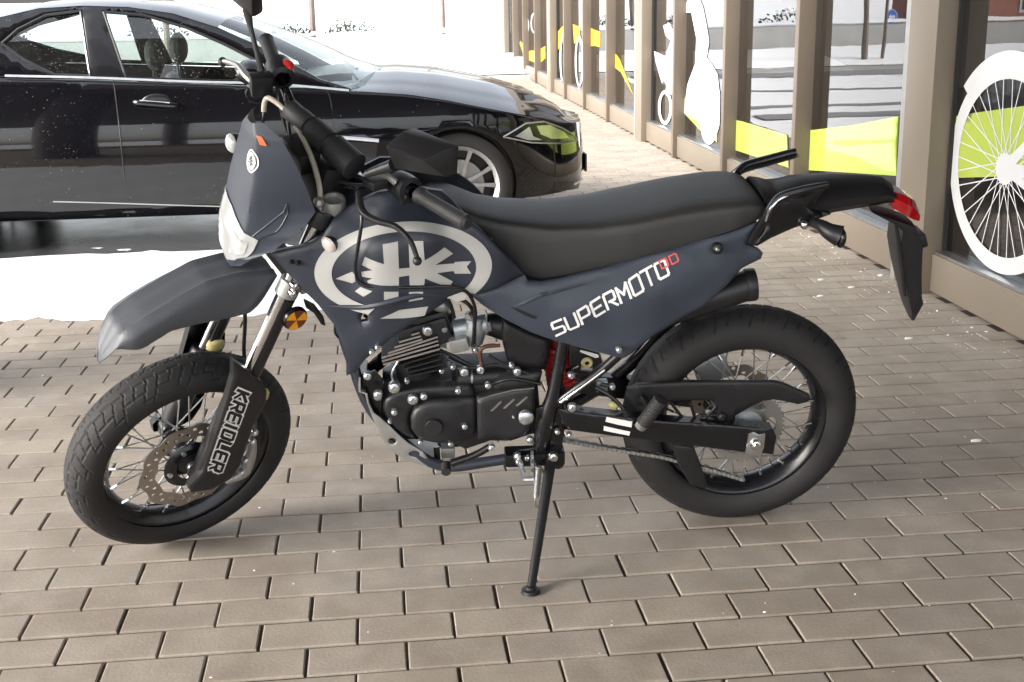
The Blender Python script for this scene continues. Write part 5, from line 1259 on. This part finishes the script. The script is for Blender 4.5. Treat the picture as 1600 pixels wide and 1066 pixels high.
# shock absorber and linkage seen through the frame
sp0, sp1 = U(868, 540, .0), U(880, 612, .0)
pts = [sp0+(sp1-sp0)*(k/120)+Vector((math.cos(k*.42*1.25)*.033, math.sin(k*.42*1.25)*.033, 0)) for k in range(121)]
bb(MB().tube(pts, .0065, 8), 'shock_spring', 'red'); bb(MB().tube([sp0, sp1], .016, 12), 'shock_body', 'blackgloss')
panel('shock_link', 'red', [(868, 606), (900, 596), (897, 606), (872, 615)], .03, thick=.02)
bb(MB().tube([U(868, 540, .0), U(866, 500, 0)], .018, 12), 'shock_mount', 'red')
panel('battery_tray', 'black', [(890, 540), (935, 552), (945, 575), (915, 590), (890, 580)], .05, thick=.08)
panel('paper_sticker', 'white', [(907, 547), (934, 554), (936, 558), (931, 560), (906, 550)], .062, thick=.001, edge=0)
bb(MB().lathe([(.006, .004), (.013, .004), (.015, 0), (.006, 0)], 16, c=U(917, 567, .07)), 'ring_nut', 'yellowplug')
bb(MB().tube([U(908, 575, .06), U(925, 577, .06)], .007, 8), 'linkage_rod', 'alu'); bolt(893, 587, .09, .008)
for a in ([(885, 580, .08), (905, 572, .09)], [(930, 606, .08), (955, 620, .09), (975, 640, .10)], [(905, 640, .11), (940, 658, .12), (975, 668, .12), (990, 668, .12)], [(878, 600, .10), (882, 625, .11), (886, 645, .12), (890, 640, .12)], [(938, 600, .07), (960, 605, .07)]):
    rod('cable', 'blackgloss', a, .0055, n=8)
bb(MB().box(U(940, 602, .06), (.028, .02, .03)), 'linkage_block', 'carb', bevel=.003); bolt(957, 605, .08, .007)
bb(MB().sphere(U(960, 633, .08), .013, 8, (1.3, .6, .8)), 'grommet', 'yellowplug')
# swingarm
for sg in (1, -1):
    pts = [(872, 640), (930, 648), (1000, 655), (1038, 659), (1120, 664), (1208, 671), (1214, 684), (1209, 711), (1163, 708), (1100, 700), (960, 683), (880, 672)]
    if sg > 0: sw = panel('swingarm', 'blackgloss', pts, .128, thick=.032, edge=.006, drop=.004)
    else: bb(skin(onf(pts, const(.118)), lambda x, z, d: (x, -.095-d, z), .03, thick=.03), 'swingarm', 'blackgloss')
panel('chain_adjuster', 'silver', [(1170, 679), (1178, 676), (1186, 680), (1196, 678), (1194, 700), (1188, 714), (1176, 712), (1165, 709), (1167, 695)], .1315, thick=.004, edge=.002, drop=.001)
bolt(1181, 695, .136, .013, m='chrome', h=.012)
panel('paper_sticker', 'white', [(948, 652), (988, 659), (987, 668), (966, 664), (946, 659)], .1300, thick=.0012, edge=0); panel('paper_sticker', 'white', [(944, 666), (985, 675), (983, 681), (943, 673)], .1300, thick=.0012, edge=0)
# chain guard
def c6(l): return [(960+x/2.96, 460+y/2.96) for x, y in l]
panel('chain_guard', 'black', c6([(60, 440), (110, 420), (330, 409), (560, 407), (740, 407), (790, 418), (840, 442), (905, 470), (908, 485), (895, 502), (850, 512), (800, 500), (740, 490), (690, 497), (640, 520), (560, 565), (560, 600), (500, 600), (480, 560), (470, 500), (420, 492), (250, 500), (150, 520), (90, 520), (60, 480)]), .100, thick=.010, edge=.006, drop=.004)
for a, b in (((260, 500), (330, 590)), ((350, 500), (380, 595)), ((470, 520), (400, 590)), ((250, 595), (520, 600)), ((400, 560), (480, 560))):
    pa_, pb_ = c6([a, b]); rod('guard_strut', 'black', [(*pa_, .096), (*pb_, .096)], .004)
bolt(*c6([(495, 567)])[0], .104, .010, m='eng')
# lower chain slider and chain runs
panel('chain_slider', 'black', c6([(265, 700), (370, 710), (400, 790), (432, 885), (420, 905), (350, 880), (300, 800)]), .085, thick=.03)
lnk = MB(); lnk.add([(a*.008+(.0040 if a > 0 else -.0040)*0, y, z*.0045) for y in (-.008, .008) for a, z in ((-1, -1), (1, -1), (1.3, 0), (1, 1), (-1, 1), (-1.3, 0))], [(0, 1, 2, 3, 4, 5), (11, 10, 9, 8, 7, 6)]+[(k, (k+1) % 6, 6+(k+1) % 6, 6+k) for k in range(6)])
lnk = lnk.mesh('chain_link', ang=30); lnk.materials.append(M['disc'])
lk2 = MB().lathe([(.0005, .0095), (.004, .0095), (.004, -.0095), (.0005, -.0095)], 8).mesh('chain_pin'); lk2.materials.append(M['zinc'])
run = [U(885, 688, .07), U(950, 700, .07), U(1030, 712, .07), U(1100, 730, .068), U(1160, 748, .066)]
chain = bb(MB().tube(run, .0045, 8, 4), 'chain', 'blackgloss')
Lc = 0; seg = []
for i in range(len(run)-1): seg.append((Lc, run[i], run[i+1])); Lc += (run[i+1]-run[i]).length
k = 0
while k*.0127 < Lc:
    s_ = k*.0127
    for (l0, a, b) in seg[::-1]:
        if s_ >= l0:
            d = b-a; p = a+d*((s_-l0)/d.length); ang = math.atan2(d.z, d.x); break
    for me_ in (lnk, lk2) if k % 2 == 0 else (lk2,):
        o = bpy.data.objects.new('chain_link' if me_ is lnk else 'chain_pin', me_); C.objects.link(o); o.parent = chain; o.matrix_basis = Matrix.Translation(p) @ Matrix.Rotation(-ang, 4, 'Y')
    k += 1
# passenger peg
pp, pq = U(1033, 624, .17), U(1000, 668, .15); d = pq-pp
pts = []; rr = []
for k in range(25): pts.append(pp+d*(k/24*.84)); rr.append(.0165 if k % 2 else .0185)
pk = bb(MB().tube([pp-d*.02]+pts, [.012]+rr, 18), 'passenger_peg', 'griprub'); bb(MB().tube([pp+d*.84, pp+d*1.0], [.017, .014], 12), 'peg_end', 'silver', pk)
rod('peg_bracket', 'blackgloss', [(995, 668, .14), (1015, 640, .13), (1000, 620, .12)], .010)
# rider peg, side stand, gear lever
block(U(835, 712, .115), (.15, .05, .035), 'peg_bracket', 'blackgloss', steer=False)
for p, r in (((808, 713), .009), ((810, 722), .007), ((864, 715), .012), ((823, 716), .006)): bolt(*p, .145, r, m='chrome')
pg = MB(); c_ = U(823, 728, .19); 
for sx_ in (-1, 1):
    for k in range(6): pg.box((c_.x+sx_*.018*(1-.10*k), c_.y-.055+k*.020, c_.z+(.004 if k % 2 else -.002)), (.006, .012, .018))
    pg.tube([(c_.x+sx_*.018, c_.y-.06, c_.z-.004), (c_.x+sx_*.012, c_.y+.055, c_.z-.004)], .005, 8)
pg.tube([(c_.x-.012, c_.y+.055, c_.z-.004), (c_.x+.012, c_.y+.055, c_.z-.004)], .007, 8); bb(pg, 'rider_peg', 'zinc')
foot = W(ground(829, 924, .004)); ft_top = U(862, 712, .128)
std = bb(MB().tube([ft_top, ft_top+(foot-ft_top)*.15, ft_top+(foot-ft_top)*.985], [.015, .0135, .0105], 16), 'side_stand', 'black')
up_w = (RMi.to_3x3() @ Vector((0, 0, 1))); rotf = up_w.to_track_quat('Z', 'Y').to_matrix()
bb(MB().lathe([(.0005, .016), (.012, .016), (.013, .010), (.0215, .008), (.023, 0), (.0005, -.001)], 24, 'z').tf(lambda p: foot-up_w*.003+rotf @ p), 'stand_foot', 'black', std)
sa_, sb_ = U(842, 728, .15), U(838, 776, .17); d = sb_-sa_
pts = [sa_+d*(k/160)+(Vector((math.cos(k*.8), math.sin(k*.8), 0))*.0065) for k in range(161)]
bb(MB().tube(pts, .0017, 5), 'stand_spring', 'spring', std); rod('spring_hook', 'spring', [(838, 776, .17), (835, 785, .17), (838, 792, .165), (842, 790, .16)], .002, parent=std)
bb(MB().sphere(U(872, 722, .12), .018, 10, (1, .5, 1.2)), 'stand_pivot', 'black', std)
gl_ = rod('gear_lever', 'blackgloss', [(766, 698, .15), (740, 712, .15), (705, 724, .15)], [.009, .009, .011])
bb(MB().tube([U(697, 726, .135), U(697, 738, .165)], .012, 12), 'lever_rubber', 'rubber', gl_); bolt(768, 700, .158, .008)
rod('engine_strut', 'blackgloss', [(682, 698, .05), (684, 722, .06)], .008); bb(MB().box(U(700, 703, .04), (.035, .04, .03)), 'sump_plug', 'alu', bevel=.004)
rod('exhaust_pipe', 'blackgloss', [(600, 560, -.05), (575, 590, -.10), (590, 650, -.12), (680, 690, -.13), (830, 660, -.13), (960, 590, -.12), (1040, 510, -.09), (1080, 470, .0)], .018)
# rear caliper and small bits around the rear wheel
bb(MB().box((.06, -.085, .40), (.09, .05, .06), Matrix.Rotation(R(20), 3, 'Y')), 'rear_caliper', 'alu', bevel=.008)
#panel('inner_mudguard', 'black', [(985, 590), (1010, 540), (1060, 505), (1050, 540), (1012, 590), (1000, 610)], .05, thick=.10)
